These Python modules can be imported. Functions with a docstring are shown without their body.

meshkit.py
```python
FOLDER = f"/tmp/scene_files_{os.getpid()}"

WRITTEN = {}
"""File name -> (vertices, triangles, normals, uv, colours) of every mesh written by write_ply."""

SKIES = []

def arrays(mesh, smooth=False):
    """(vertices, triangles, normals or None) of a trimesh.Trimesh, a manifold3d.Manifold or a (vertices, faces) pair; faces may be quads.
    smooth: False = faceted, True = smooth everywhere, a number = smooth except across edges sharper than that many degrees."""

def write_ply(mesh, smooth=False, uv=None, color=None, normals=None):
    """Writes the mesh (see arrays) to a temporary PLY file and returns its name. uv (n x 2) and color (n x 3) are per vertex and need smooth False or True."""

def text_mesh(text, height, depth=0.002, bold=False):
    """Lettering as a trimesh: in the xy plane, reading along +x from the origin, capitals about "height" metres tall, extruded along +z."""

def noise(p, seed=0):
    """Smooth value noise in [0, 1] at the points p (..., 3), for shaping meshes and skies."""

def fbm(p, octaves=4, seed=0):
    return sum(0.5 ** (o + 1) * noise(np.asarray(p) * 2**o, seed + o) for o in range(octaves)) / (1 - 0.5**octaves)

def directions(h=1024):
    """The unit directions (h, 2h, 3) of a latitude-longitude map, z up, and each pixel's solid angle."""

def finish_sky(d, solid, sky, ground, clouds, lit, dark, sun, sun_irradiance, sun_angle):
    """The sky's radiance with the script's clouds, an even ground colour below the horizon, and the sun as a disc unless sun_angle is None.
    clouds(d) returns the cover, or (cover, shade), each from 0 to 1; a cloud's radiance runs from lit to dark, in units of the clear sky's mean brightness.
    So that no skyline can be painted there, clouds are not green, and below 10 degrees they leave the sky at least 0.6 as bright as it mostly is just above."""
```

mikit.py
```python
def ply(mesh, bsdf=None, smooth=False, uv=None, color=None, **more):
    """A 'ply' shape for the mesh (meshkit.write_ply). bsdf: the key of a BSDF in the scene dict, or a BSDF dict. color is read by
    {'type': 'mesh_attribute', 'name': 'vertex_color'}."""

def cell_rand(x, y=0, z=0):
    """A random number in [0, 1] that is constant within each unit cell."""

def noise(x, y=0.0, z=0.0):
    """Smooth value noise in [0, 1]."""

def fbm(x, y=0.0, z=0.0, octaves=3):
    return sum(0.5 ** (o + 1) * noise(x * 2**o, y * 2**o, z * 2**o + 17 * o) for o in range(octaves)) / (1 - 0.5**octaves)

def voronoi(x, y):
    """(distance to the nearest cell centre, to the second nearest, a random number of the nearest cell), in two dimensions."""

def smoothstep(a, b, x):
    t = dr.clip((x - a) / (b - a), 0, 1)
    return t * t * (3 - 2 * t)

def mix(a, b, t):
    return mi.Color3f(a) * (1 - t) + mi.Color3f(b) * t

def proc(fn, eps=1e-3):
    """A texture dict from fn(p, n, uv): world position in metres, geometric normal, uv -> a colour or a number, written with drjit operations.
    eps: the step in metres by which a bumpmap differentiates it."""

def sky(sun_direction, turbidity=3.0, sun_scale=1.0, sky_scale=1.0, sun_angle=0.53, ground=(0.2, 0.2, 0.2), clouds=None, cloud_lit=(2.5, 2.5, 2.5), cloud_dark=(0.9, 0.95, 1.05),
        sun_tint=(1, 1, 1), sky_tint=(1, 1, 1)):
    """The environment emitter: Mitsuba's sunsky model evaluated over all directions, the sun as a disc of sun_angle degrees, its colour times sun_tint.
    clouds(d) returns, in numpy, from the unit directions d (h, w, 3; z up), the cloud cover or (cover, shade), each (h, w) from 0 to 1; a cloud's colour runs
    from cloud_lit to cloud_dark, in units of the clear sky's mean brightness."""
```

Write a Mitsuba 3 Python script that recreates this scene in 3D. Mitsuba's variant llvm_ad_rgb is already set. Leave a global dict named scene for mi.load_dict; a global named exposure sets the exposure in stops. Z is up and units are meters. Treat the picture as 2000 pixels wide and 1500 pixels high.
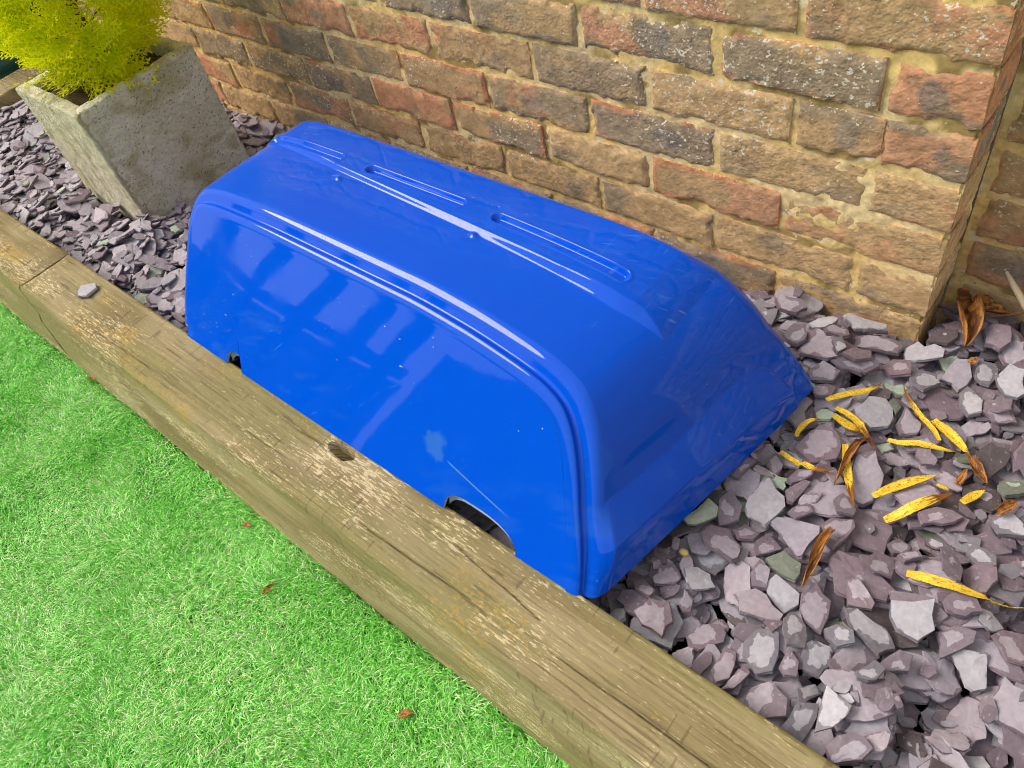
import math, random
import numpy as np
import drjit as dr
import mitsuba as mi
import trimesh
import mikit, meshkit
from mikit import proc, noise, fbm, cell_rand, smoothstep, mix
from scipy.interpolate import PchipInterpolator, CubicSpline
from scipy.ndimage import gaussian_filter1d

T = mi.ScalarTransform4f
rng = np.random.default_rng(7)
scene, labels = {}, {}

# ---------------------------------------------------------------- camera, sky, exposure
CAM = np.array([0.16944, -0.87865, 0.87793])
FWD, DOWN = np.array([-0.522, 0.408, -0.749]), np.array([0.393, -0.665, -0.635])
scene['camera'] = {'type': 'perspective', 'fov': 66.92, 'fov_axis': 'x', 'near_clip': 0.02, 'far_clip': 400.0,
                   'to_world': T().look_at(origin=CAM.tolist(), target=(CAM + FWD).tolist(), up=(-DOWN).tolist())}
SUN = np.array([-0.62, -0.35, 0.71]) / np.linalg.norm([-0.62, -0.35, 0.71])
def cloud_deck(d):
    """Bright broken overcast: thin and glowing around the veiled sun, greyer away from it."""
    a = np.degrees(np.arccos(np.clip(d @ SUN, -1, 1)))
    n = meshkit.fbm(d * np.array([3.0, 3.0, 5.0]) + 4, 4)
    return np.ones(a.shape), np.clip(1 - np.exp(-(a / 58) ** 2) + 0.5 * (n - 0.5), 0, 1)
scene['sky_light'] = mikit.sky(SUN, turbidity=3, sun_scale=0.58, sun_angle=31, clouds=cloud_deck, cloud_lit=(3.0, 2.98, 2.94), cloud_dark=(1.3, 1.34, 1.40), sun_tint=(0.93, 0.98, 1.12))
exposure = 2.15

# ---------------------------------------------------------------- helpers
def V(*a): return np.array(a, float)

def key_of(name):
    if name not in scene and name not in labels: return name
    k = 1
    while f'{name}_{k:03d}' in scene or f'{name}_{k:03d}' in labels: k += 1
    return f'{name}_{k:03d}'

def obj(name, mesh, bsdf, parent=None, **kw):
    key = key_of(f'{parent}__{name}' if parent else name)
    scene[key] = mikit.ply(mesh, bsdf, **kw)
    return key

def tag(key, label, cat=None, group=None, kind=None):
    d = {'label': label}
    if cat: d['category'] = cat
    if group: d['group'] = group
    if kind: d['kind'] = kind
    labels[key] = d
    return key

def thing(name, label, cat, group=None):
    return tag(key_of(name), label, cat, group)

def grid_faces(n, m, wrap=False, flip=False):
    i, j = np.meshgrid(np.arange(n - 1), np.arange(m if wrap else m - 1), indexing='ij')
    j2 = (j + 1) % m
    q = np.stack([i * m + j, (i + 1) * m + j, (i + 1) * m + j2, i * m + j2], -1).reshape(-1, 4)
    return q[:, ::-1] if flip else q

def tri(q): return np.vstack([q[:, [0, 1, 2]], q[:, [0, 2, 3]]])

def join(parts):
    vs, fs, at = [], [], 0
    for v, f in parts:
        v = np.asarray(v, float); f = np.asarray(f, int)
        if f.shape[1] == 4: f = tri(f)
        vs.append(v); fs.append(f + at); at += len(v)
    return np.vstack(vs), np.vstack(fs)

def sstep(a, b, x):
    t = np.clip((x - a) / (b - a), 0, 1)
    return t * t * (3 - 2 * t)

def box(c, s):
    m = trimesh.creation.box(s); m.apply_translation(c)
    return np.array(m.vertices), np.array(m.faces)

def tube(pts, rad, sides=8):
    p = np.asarray(pts, float); r = np.broadcast_to(rad, (len(p),))
    t = np.gradient(p, axis=0); t /= np.linalg.norm(t, axis=1, keepdims=True)
    a = np.cross(t, [0.3, 0.2, 0.93]); a /= np.linalg.norm(a, axis=1, keepdims=True)
    b = np.cross(t, a); g = np.arange(sides) * 2 * np.pi / sides
    v = p[:, None] + r[:, None, None] * (np.cos(g)[None, :, None] * a[:, None] + np.sin(g)[None, :, None] * b[:, None])
    n = len(p)
    f = tri(grid_faces(n, sides, wrap=True))
    v = np.vstack([v.reshape(-1, 3), p[:1], p[-1:]])
    k = np.arange(sides)
    f = np.vstack([f, np.stack([k, (k + 1) % sides, k * 0 + n * sides], 1), np.stack([(n - 1) * sides + (k + 1) % sides, (n - 1) * sides + k, k * 0 + n * sides + 1], 1)])
    return v, f

def principled(color, rough=0.8, **kw):
    c = color if isinstance(color, dict) else {'type': 'rgb', 'value': list(color)}
    return {'type': 'twosided', 'bsdf': {'type': 'principled', 'base_color': c, 'roughness': rough, **kw}}

def bumped(color, rough, fn, eps=1e-3, **kw):
    return {'type': 'twosided', 'bsdf': {'type': 'bumpmap', 'arbitrary': proc(fn, eps), 'scale': 1.0,
            'bsdf': {'type': 'principled', 'base_color': color, 'roughness': rough, **kw}}}

def rn(p, s, o=0.0):
    # value noise on axes turned away from the world's, so that no blocky grain lines up with an edge
    return noise(s * (0.62 * p.x + 0.55 * p.y + 0.56 * p.z) + o, s * (-0.70 * p.x + 0.68 * p.y + 0.19 * p.z) + 3.3, s * (-0.28 * p.x - 0.50 * p.y + 0.82 * p.z) + 7.7)

def hsh(x): return cell_rand(x, 3.0, 11.0)

# ---------------------------------------------------------------- materials
def brick_color(p, n, uv):
    bid = dr.floor(uv.x); lx = (uv.x - bid - 0.05) / 0.9; lz = uv.y
    r1, r2, r3, r4 = hsh(bid), hsh(bid + 101), hsh(bid + 202), hsh(bid + 303)
    q = mi.Point3f(p.x + p.y, p.y, p.z)
    big = fbm(q.x * 16 + bid * 3.7, q.z * 22, q.y * 16 + bid, 3)
    fine = fbm(q.x * 170, q.z * 210, q.y * 170, 3)
    grit = rn(p, 620.0)
    tan = mix((0.56, 0.39, 0.205), (0.48, 0.325, 0.175), r2)
    red = mix((0.58, 0.285, 0.165), (0.53, 0.30, 0.18), r3)
    grey = mix((0.37, 0.285, 0.185), (0.31, 0.245, 0.175), r2)
    c = mix(tan, red, smoothstep(0.40, 0.68, big + (r1 - 0.66) * 0.8))
    c = mix(c, grey, smoothstep(0.44, 0.66, fbm(q.x * 13 + 50 + bid, q.z * 20, q.y * 13, 2) + (r4 - 0.60) * 0.5))
    # the fired blue-grey kiss mark that a few bricks carry
    kx, kz = 0.35 + 0.4 * r3, 0.5
    d = dr.sqrt(dr.square((lx - kx) * 3.4) + dr.square((lz - kz) * 1.7)) + (big - 0.5) * 0.9
    c = mix(c, (0.215, 0.20, 0.185), (1 - smoothstep(0.35, 0.62, d)) * dr.select(r1 + r4 > 1.22, 0.65, 0.0))
    # worn arrises show the red body
    edge = dr.minimum(dr.minimum(lx * 2.6, (1 - lx) * 2.6), dr.minimum(lz, 1 - lz)) + (big - 0.5) * 0.34
    c = mix(c, (0.52, 0.21, 0.11), (1 - smoothstep(0.0, 0.07, edge)) * smoothstep(0.70, 0.95, r2 + 0.3 * r3) * 0.7)
    c = c * (0.64 + 0.70 * fine) * (0.86 + 0.28 * smoothstep(0.25, 0.75, fbm(q.x * 50, q.z * 65 + bid, q.y * 50, 3)))
    c = mix(c, (0.46, 0.37, 0.21), smoothstep(0.60, 0.76, grit) * 0.4)
    c = mix(c, (0.07, 0.06, 0.05), smoothstep(0.82, 0.90, 0.7 * rn(p, 150.0, 9.0) + 0.3 * rn(p, 420.0)) * 0.5)
    # pale crusts of lichen
    area = smoothstep(0.42, 0.66, fbm(q.x * 7 + 3, q.z * 9 + 5, q.y * 7, 2) + (r3 - 0.5) * 0.35)
    sp = rn(p, 190.0, 31.0) * 0.55 + rn(p, 470.0) * 0.45
    c = mix(c, (0.74, 0.70, 0.58), smoothstep(0.0, 0.05, sp - 0.785 + 0.15 * area) * 0.85)
    return c

def brick_bump(p, n, uv):
    x = p.x + p.y
    return 0.0013 * fbm(x * 120, p.z * 190, p.y * 120, 4) + 0.0009 * noise(x * 420, p.z * 520, p.y * 420)

def mortar_color(p, n, uv):
    x = p.x + p.y
    f = fbm(x * 150, p.z * 150, p.y * 150, 3)
    b = fbm(x * 9, p.z * 13, p.y * 9, 3)
    c = mix((0.78, 0.585, 0.235), (0.80, 0.65, 0.35), smoothstep(0.35, 0.65, b))
    c = mix(c, (0.38, 0.28, 0.11), smoothstep(0.55, 0.70, fbm(x * 21 + 4, p.z * 30, p.y * 21, 2)))
    c = c * (0.62 + 0.72 * f)
    lime = smoothstep(0.0, 0.05, rn(p, 55.0, 3.0) * 0.65 + rn(p, 300.0) * 0.35 - 0.72)
    c = mix(c, (0.74, 0.69, 0.55), lime * 0.85)
    return mix(c, (0.22, 0.17, 0.08), smoothstep(0.80, 0.88, 0.6 * rn(p, 120.0) + 0.4 * rn(p, 330.0)) * 0.6)

def mortar_bump(p, n, uv):
    x = p.x + p.y
    return 0.0016 * fbm(x * 140, p.z * 140, p.y * 140, 4)

def slate_color(p, n, uv):
    tone = dr.floor(uv.x / 10); seed = dr.floor(uv.y / 10)
    ux, vy = uv.x - tone * 10 - 5, uv.y - seed * 10 - 5
    r, r2 = hsh(seed), hsh(seed + 77)
    wet = mix((0.195, 0.152, 0.190), (0.172, 0.146, 0.184), r)
    dry = mix((0.350, 0.312, 0.372), (0.322, 0.306, 0.372), r)
    wet = dr.select(tone == 1, mix((0.168, 0.165, 0.200), (0.185, 0.172, 0.205), r), wet)
    dry = dr.select(tone == 1, mix((0.375, 0.380, 0.440), (0.415, 0.412, 0.470), r), dry)
    wet = dr.select(tone == 2, mix((0.15, 0.175, 0.145), (0.18, 0.21, 0.175), r), wet)
    dry = dr.select(tone == 2, mix((0.33, 0.43, 0.345), (0.42, 0.50, 0.42), r), dry)
    wet = dr.select(tone == 3, mix((0.085, 0.072, 0.082), (0.11, 0.088, 0.098), r), wet)
    # damp rim, dry middle: the limit of drying has a wandering outline; the seed's last digit says how far it has dried
    ox, oy = 0.5 * (hsh(seed + 31) - 0.5), 0.5 * (hsh(seed + 63) - 0.5)
    rr = dr.sqrt(dr.square(ux - ox) + dr.square(vy - oy)) + 0.9 * (fbm(ux * 1.7 + seed * 5.3, vy * 1.7 + seed * 2.1, 0.0, 3) - 0.5)
    lim = (seed - dr.floor(seed / 10) * 10) * 0.14
    c = mix(wet, dry, 1 - smoothstep(lim - 0.02, lim + 0.035, rr))
    g = fbm(p.x * 240, p.y * 240, p.z * 240, 3)
    c = c * (0.80 + 0.40 * g)
    c = c * (0.88 + 0.24 * fbm(p.x * 40, p.y * 40, p.z * 90, 2))
    return mix(c, (0.42, 0.38, 0.36), smoothstep(0.84, 0.90, rn(p, 420.0)) * 0.4)

def slate_bump(p, n, uv):
    return 0.0010 * fbm(p.x * 75 + p.z * 40, p.y * 75, p.z * 260, 4)

def wood_color(p, n, uv):
    y = p.y + p.z
    warp = 0.012 * fbm(p.x * 5, y * 9, 0.0, 2)
    ring = noise(p.x * 3.0, (y + warp) * 330, 5.0) * 0.6 + noise(p.x * 9.0, (y + warp) * 640, 9.0) * 0.4
    b = fbm(p.x * 6, y * 18, 2.0, 3)
    c = mix((0.235, 0.192, 0.092), (0.32, 0.272, 0.150), smoothstep(0.30, 0.70, b))
    c = mix(c, (0.25, 0.225, 0.10), smoothstep(0.44, 0.66, fbm(p.x * 4 + 9, y * 11, 4.0, 2)))
    c = c * (0.74 + 0.52 * ring)
    # raised pale fibres where the surface has worn, lying along the grain
    area = smoothstep(0.40, 0.68, fbm(p.x * 6 + 2, y * 16 + 7, 1.0, 3))
    fl = noise(p.x * 95, y * 620, 3.0) * 0.62 + noise(p.x * 300, y * 1500, 8.0) * 0.38
    c = mix(c, (0.66, 0.57, 0.36), smoothstep(0.0, 0.26, fl - 0.72 + 0.26 * area) * 0.85)
    # orange and yellow lichen crusts, dark checks along and across the grain
    c = mix(c, (0.44, 0.29, 0.06), smoothstep(0.0, 0.06, rn(p, 320.0) * 0.55 + fbm(p.x * 8 + 40, y * 15, 0.0, 2) - 1.09) * 0.5)
    c = mix(c, (0.10, 0.075, 0.035), smoothstep(0.83, 0.90, noise(p.x * 16, y * 420, 31.0)) * 0.5)
    c = mix(c, (0.11, 0.08, 0.04), smoothstep(0.83, 0.90, noise(p.x * 230, y * 30, 15.0) * smoothstep(0.4, 0.6, fbm(p.x * 9, y * 9, 7.0, 2) + 0.1)) * 0.5)
    return c

def wood_bump(p, n, uv):
    y = p.y + p.z
    return 0.0009 * noise(p.x * 8, y * 330, 5.0) + 0.0009 * noise(p.x * 70, y * 480, 3.0) + 0.0005 * fbm(p.x * 120, y * 200, 0.0, 3)

def concrete_color(p, n, uv):
    b = fbm(p.x * 11, p.y * 11, p.z * 11, 3)
    f = fbm(p.x * 180, p.y * 180, p.z * 180, 3)
    c = mix((0.62, 0.61, 0.45), (0.72, 0.71, 0.60), smoothstep(0.32, 0.68, b))
    c = mix(c, (0.34, 0.29, 0.10), smoothstep(0.50, 0.64, fbm(p.x * 15 + 7, p.y * 15, p.z * 15, 3)) * 0.5)
    c = c * (0.80 + 0.40 * f)
    pit = rn(p, 290.0) * 0.65 + rn(p, 600.0) * 0.35
    c = mix(c, (0.085, 0.08, 0.06), smoothstep(0.67, 0.74, pit) * 0.65)
    return mix(c, (0.66, 0.63, 0.52), smoothstep(0.0, 0.05, 0.7 * rn(p, 260.0, 5.0) + 0.3 * rn(p, 640.0) - 0.84 + 0.10 * smoothstep(0.45, 0.65, fbm(p.x * 9 + 2, p.y * 9, p.z * 9, 2))) * 0.9)

def concrete_smooth_color(p, n, uv):
    y = p.y
    b = fbm(p.x * 24, y * 24, p.z * 5, 3)
    c = mix((0.52, 0.50, 0.37), (0.58, 0.56, 0.44), smoothstep(0.35, 0.65, b))
    c = mix(c, (0.31, 0.28, 0.13), smoothstep(0.52, 0.66, fbm(p.x * 60, y * 60, p.z * 8 + 3, 3)) * 0.6)
    return c * (0.82 + 0.36 * fbm(p.x * 190, y * 190, p.z * 190, 2))

def concrete_bump(p, n, uv):
    pit = rn(p, 290.0) * 0.65 + rn(p, 600.0) * 0.35
    return 0.0012 * fbm(p.x * 90, p.y * 90, p.z * 90, 3) - 0.0012 * smoothstep(0.62, 0.72, pit)

def gel_color(p, n, uv):
    # blue gelcoat with chalky scuffs, drag scratches and rubbed spots
    c = mix((0.0002, 0.080, 0.66), (0.0002, 0.091, 0.70), fbm(p.x * 9, p.y * 9, p.z * 9, 3))
    w = fbm(p.x * 4, p.y * 4, p.z * 4, 2)
    sc = noise((p.x + 0.5 * p.y) * 34 + w * 3, (p.y - 0.5 * p.x) * 420, p.z * 60) 
    zone = smoothstep(0.54, 0.74, fbm(p.x * 11 + 5, p.y * 11, p.z * 11, 3))
    c = mix(c, (0.10, 0.28, 0.66), smoothstep(0.83, 0.93, sc) * zone * 0.55)
    sc2 = noise((p.x - p.z) * 300 + w * 9, (p.y + 0.4 * p.x) * 26, p.z * 24)
    c = mix(c, (0.12, 0.31, 0.68), smoothstep(0.86, 0.95, sc2) * zone * 0.5)
    chip = noise(p.x * 230, p.y * 230, p.z * 230)
    c = mix(c, (0.45, 0.55, 0.72), smoothstep(0.93, 0.955, chip) * smoothstep(0.55, 0.66, fbm(p.x * 8, p.y * 8 + 3, p.z * 8, 2)) * 0.8)
    # the thumb-sized rubbed spot low on the long side
    d = dr.sqrt(dr.square(p.x + 0.408) + dr.square(p.z - 0.081) * 1.7) + 0.020 * (fbm(p.x * 120, p.z * 120, 0.0, 4) - 0.5)
    c = mix(c, (0.05, 0.20, 0.55), (1 - smoothstep(0.012, 0.022, d)) * smoothstep(-0.45, -0.52, p.y) * 0.5)
    # long drag scratch beside it
    u = (p.x + 0.385); v = p.z - 0.074 + 0.28 * u * 0.62
    c = mix(c, (0.12, 0.32, 0.70), (1 - smoothstep(0.0005, 0.0012, dr.abs(v))) * smoothstep(0, 0.01, u) * (1 - smoothstep(0.09, 0.12, u)) * smoothstep(-0.45, -0.5, p.y) * 0.6)
    # chalky smears from handling and dried rain
    sm = fbm((p.x + 0.3 * p.y) * 16 + w * 2, (p.y - 0.3 * p.x) * 70, p.z * 40, 4)
    c = mix(c, (0.06, 0.21, 0.62), smoothstep(0.52, 0.74, sm) * smoothstep(0.40, 0.64, fbm(p.x * 6 + 8, p.y * 6, p.z * 6, 3)) * 0.15)
    return c

def gel_rough(p, n, uv):
    return 0.025 + 0.05 * smoothstep(0.45, 0.75, fbm(p.x * 13, p.y * 13, p.z * 13, 4))

def gel_bump(p, n, uv):
    return 0.00012 * fbm(p.x * 22, p.y * 22, p.z * 22, 2)

def lining_color(p, n, uv):
    return mix((0.22, 0.34, 0.50), (0.42, 0.54, 0.68), fbm(p.x * 60 + p.y * 90, p.y * 220, p.z * 90, 3))

def leaf_color(p, n, uv):
    # uv.x along the leaf (0 butt, 1 tip) + 2*seed, uv.y across
    seed = dr.floor(uv.x / 2); l = uv.x - seed * 2; r = hsh(seed)
    vein = 0.62 + 0.56 * noise(l * 4, uv.y * 9, seed)
    y = mix((0.86, 0.56, 0.02), (0.92, 0.70, 0.09), fbm(l * 4 + seed, uv.y * 2, 0.0, 2))
    br = mix((0.36, 0.135, 0.018), (0.17, 0.065, 0.016), fbm(l * 9, uv.y * 3, seed, 3))
    lim = 0.50 + 0.55 * r
    k = smoothstep(0.0, 0.08, l + 0.30 * (fbm(l * 7 + seed * 3, uv.y * 5, 0.0, 3) - 0.5) - lim)
    spot = smoothstep(0.70, 0.78, noise(l * 30, uv.y * 10, seed))
    return mix(y * vein, br * vein, dr.maximum(k, spot * 0.8))

def dead_color(p, n, uv):
    seed = dr.floor(uv.x / 2); l = uv.x - seed * 2
    c = mix((0.42, 0.19, 0.045), (0.13, 0.05, 0.018), smoothstep(0.35, 0.65, fbm(l * 6 + seed * 7, uv.y * 4, 0.0, 3)))
    return c * (0.7 + 0.6 * noise(l * 8, uv.y * 28, seed))

def lawn_base_color(p, n, uv):
    return mix((0.07, 0.22, 0.03), (0.10, 0.32, 0.05), fbm(p.x * 300, p.y * 300, 0.0, 2))

def fabric_color(p, n, uv):
    w = dr.maximum(smoothstep(0.3, 0.7, dr.abs(dr.sin(p.x * 1500))), smoothstep(0.3, 0.7, dr.abs(dr.sin(p.y * 1500))))
    return mix((0.010, 0.010, 0.011), (0.030, 0.032, 0.030), w)

def soil_color(p, n, uv):
    return mix((0.045, 0.030, 0.018), (0.10, 0.065, 0.035), fbm(p.x * 120, p.y * 120, p.z * 120, 3))

def pot_color(p, n, uv):
    return mix((0.012, 0.085, 0.072), (0.022, 0.125, 0.105), fbm(p.x * 14, p.y * 14, p.z * 30, 3))

M = {}
def mat(name, d): scene['m_' + name] = d; M[name] = 'm_' + name
mat('brick', bumped(proc(brick_color), 0.93, brick_bump, 1e-3, specular=0.2))
mat('mortar', bumped(proc(mortar_color), 0.95, mortar_bump, 1e-3, specular=0.2))
mat('slate', bumped(proc(slate_color), 0.55, slate_bump, 1e-3, specular=0.4))
mat('wood', bumped(proc(wood_color), 0.85, wood_bump, 7e-4, specular=0.25))
mat('concrete', bumped(proc(concrete_color), 0.92, concrete_bump, 8e-4, specular=0.2))
mat('concrete_smooth', bumped(proc(concrete_smooth_color), 0.9, concrete_bump, 8e-4, specular=0.2))
mat('gelcoat', bumped(proc(gel_color), proc(gel_rough), gel_bump, 2e-3, specular=0.36))
mat('lining', principled(proc(lining_color), 0.6))
mat('leaf', principled(proc(leaf_color), 0.5, specular=0.4))
mat('dead', principled(proc(dead_color), 0.7, specular=0.3))
mat('lawn_base', principled(proc(lawn_base_color), 0.9))
mat('fabric', principled(proc(fabric_color), 0.8))
mat('soil', principled(proc(soil_color), 0.95))
mat('pot', principled(proc(pot_color), 0.35))
mat('vertex', principled({'type': 'mesh_attribute', 'name': 'vertex_color'}, 0.42, specular=0.5))
mat('foliage', {'type': 'principledthin', 'base_color': {'type': 'mesh_attribute', 'name': 'vertex_color'}, 'roughness': 0.7, 'diff_trans': 0.8, 'eta': 1.25})
mat('bark', principled((0.20, 0.10, 0.05), 0.9))
mat('stick', principled((0.50, 0.43, 0.29), 0.8))

# ---------------------------------------------------------------- the setting: ground, lawn, slate bed
def sheet(x0, x1, y0, y1, z):
    return V((x0, y0, z), (x1, y0, z), (x1, y1, z), (x0, y1, z)).reshape(4, 3), np.array([[0, 1, 2], [0, 2, 3]])
tag(obj('ground', sheet(-150, 150, -150, 150, -0.42), M['soil']), 'bare earth under and around the garden', kind='structure')
LAWN_Z = -0.205
tag(obj('lawn', sheet(-9, 9, -9, -0.735, LAWN_Z), M['lawn_base']), 'green backing of the artificial lawn in front of the timber edging', kind='structure')
SB = 'slate_bed'
def bed_level(x, y):
    return -0.030 + 0.012 * sstep(-0.5, 0.1, x) - 0.022 * sstep(-0.42, -0.05, y) * (1 - sstep(-0.5, -0.05, x)) 
tag(obj(SB, sheet(-2.48, 3.0, -0.625, 0.11, -0.108), M['fabric']), 'bed of plum slate chippings over black weed membrane between wall and timber edging', kind='structure')

# ---------------------------------------------------------------- brick wall
WALL = thing('brick_wall', 'old stock brick wall with sandy yellow mortar and a projecting pier, behind the slate bed', 'wall')
PIER = 0.1025
def zc(c): return (6 - c) * 0.075
brick_id = [0]

def brick(x0, x1, z0, z1, yf, face='front', bid=None, arris=None):
    """One worn brick: a displaced front face with a rounded rim, plus returns going back into the wall."""
    if bid is None: bid = brick_id[0]; brick_id[0] += 1
    r = np.random.default_rng(bid + 50)
    L, H = x1 - x0, z1 - z0
    nx, nz = max(5, int(L / 0.0045)), max(5, int(H / 0.0045))
    gx, gz = np.linspace(0, 1, nx), np.linspace(0, 1, nz)
    A, B = np.meshgrid(gx, gz, indexing='ij')
    X, Z = x0 + A * L, z0 + B * H
    P = np.stack([X * 40, Z * 40, np.full_like(X, bid * 7.3)], -1)
    # wandering outline
    X = X + (meshkit.fbm(P * 0.9 + 11, 3) - 0.5) * 0.005 * (np.abs(A - 0.5) * 2) ** 4
    Z = Z + (meshkit.fbm(P * 0.9 + 31, 3) - 0.5) * 0.0062 * (np.abs(B - 0.5) * 2) ** 3
    ea = A if arris == 'right' else 1 - A if arris == 'left' else np.minimum(A, 1 - A)
    e = np.minimum(ea * L, np.minimum(B, 1 - B) * H)
    rad = 0.0018 + 0.002 * r.random()
    ee = e + (meshkit.fbm(P * 1.6, 3) - 0.5) * 0.006
    dip = np.where(ee < rad, rad - np.sqrt(np.maximum(rad ** 2 - (rad - np.clip(ee, 0, rad)) ** 2, 0)), 0)
    rough = (meshkit.fbm(P * 1.0, 4) - 0.5) * 0.0028 + (meshkit.fbm(P * np.array([3, 6, 1]), 3) - 0.5) * 0.0022
    chip = sstep(0.56, 0.66, meshkit.fbm(P * 0.55 + 77, 3)) * sstep(0.014, 0.0, e) * 0.005
    out = 0.0008 + (r.random() - 0.5) * 0.0035 - dip + rough - chip
    tilt = (r.random() - 0.5) * 0.004
    out = out + tilt * (A - 0.5)
    Y = yf - out
    v = np.stack([X, Y, Z], -1)
    uv = np.stack([bid + 0.05 + 0.9 * A, B], -1)
    parts = [(v.reshape(-1, 3), tri(grid_faces(nx, nz)))]
    uvs = [uv.reshape(-1, 2)]
    # rim going back
    ring = np.r_[[i * nz for i in range(nx)], [(nx - 1) * nz + j for j in range(1, nz)], [i * nz + nz - 1 for i in range(nx - 2, -1, -1)], [j for j in range(nz - 2, 0, -1)]]
    front = v.reshape(-1, 3)[ring]
    mid = front + V(0, 0.006, 0) + (front - front.mean(0)) * V(0.01, 0, 0.01)
    back = front.copy(); back[:, 1] = yf + 0.05
    rv = np.stack([front, mid, back], 0).reshape(-1, 3)
    parts.append((rv, tri(grid_faces(3, len(ring), wrap=True, flip=True))))
    uvs.append(np.tile(uv.reshape(-1, 2)[ring], (3, 1)))
    vv, ff = join(parts)
    if face == 'side':      # built along x, then turned to face +x on the pier's return
        vv = np.stack([-(vv[:, 1] - yf), vv[:, 0], vv[:, 2]], -1)
    return obj('brick', (vv, ff), M['brick'], WALL, smooth=True, uv=np.vstack(uvs))

J = 0.005
jit = np.random.default_rng(3)
for c in range(-3, 8):
    z1, z0 = zc(c) - J, zc(c + 1) + J
    xs = [0.0]
    x = -0.22 if c % 2 == 0 else -0.1075
    while x > -2.75:
        xs.append(x + (jit.random() - 0.5) * 0.008); x -= 0.225
    for k in range(len(xs) - 1):
        b, a = xs[k], xs[k + 1]
        dz0, dz1 = jit.normal(0, 0.0009), jit.normal(0, 0.0009)
        if k == 0: corner_id, cz = brick_id[0], (z0 + dz0, z1 + dz1)
        if k == 0 and c == 2:          # this one has cracked through
            brick(a + J, -0.1022, z0 + dz0, z1 + dz1, 0.0)
            corner_id = brick_id[0]
            brick(-0.1010, 0.001, z0 + dz0, z1 + dz1, 0.0, arris='right')
            continue
        brick(a + J, b - (J if k else -0.001), z0 + dz0, z1 + dz1, 0.0, arris=None if k else 'right')
    if -2 <= c:
        # the pier's return, one brick deep, and the set-back wall beside it
        brick(0.004, PIER - 0.004, *cz, 0.0, face='side', bid=corner_id, arris='left')
    xs = [0.008]
    x = 0.115 if c % 2 == 0 else 0.2275
    while x < 1.3:
        xs.append(x); x += 0.225
    if c >= -2:
        for k in range(len(xs) - 1):
            brick(xs[k] + J, xs[k + 1] - J, z0, z1, PIER)

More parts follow.
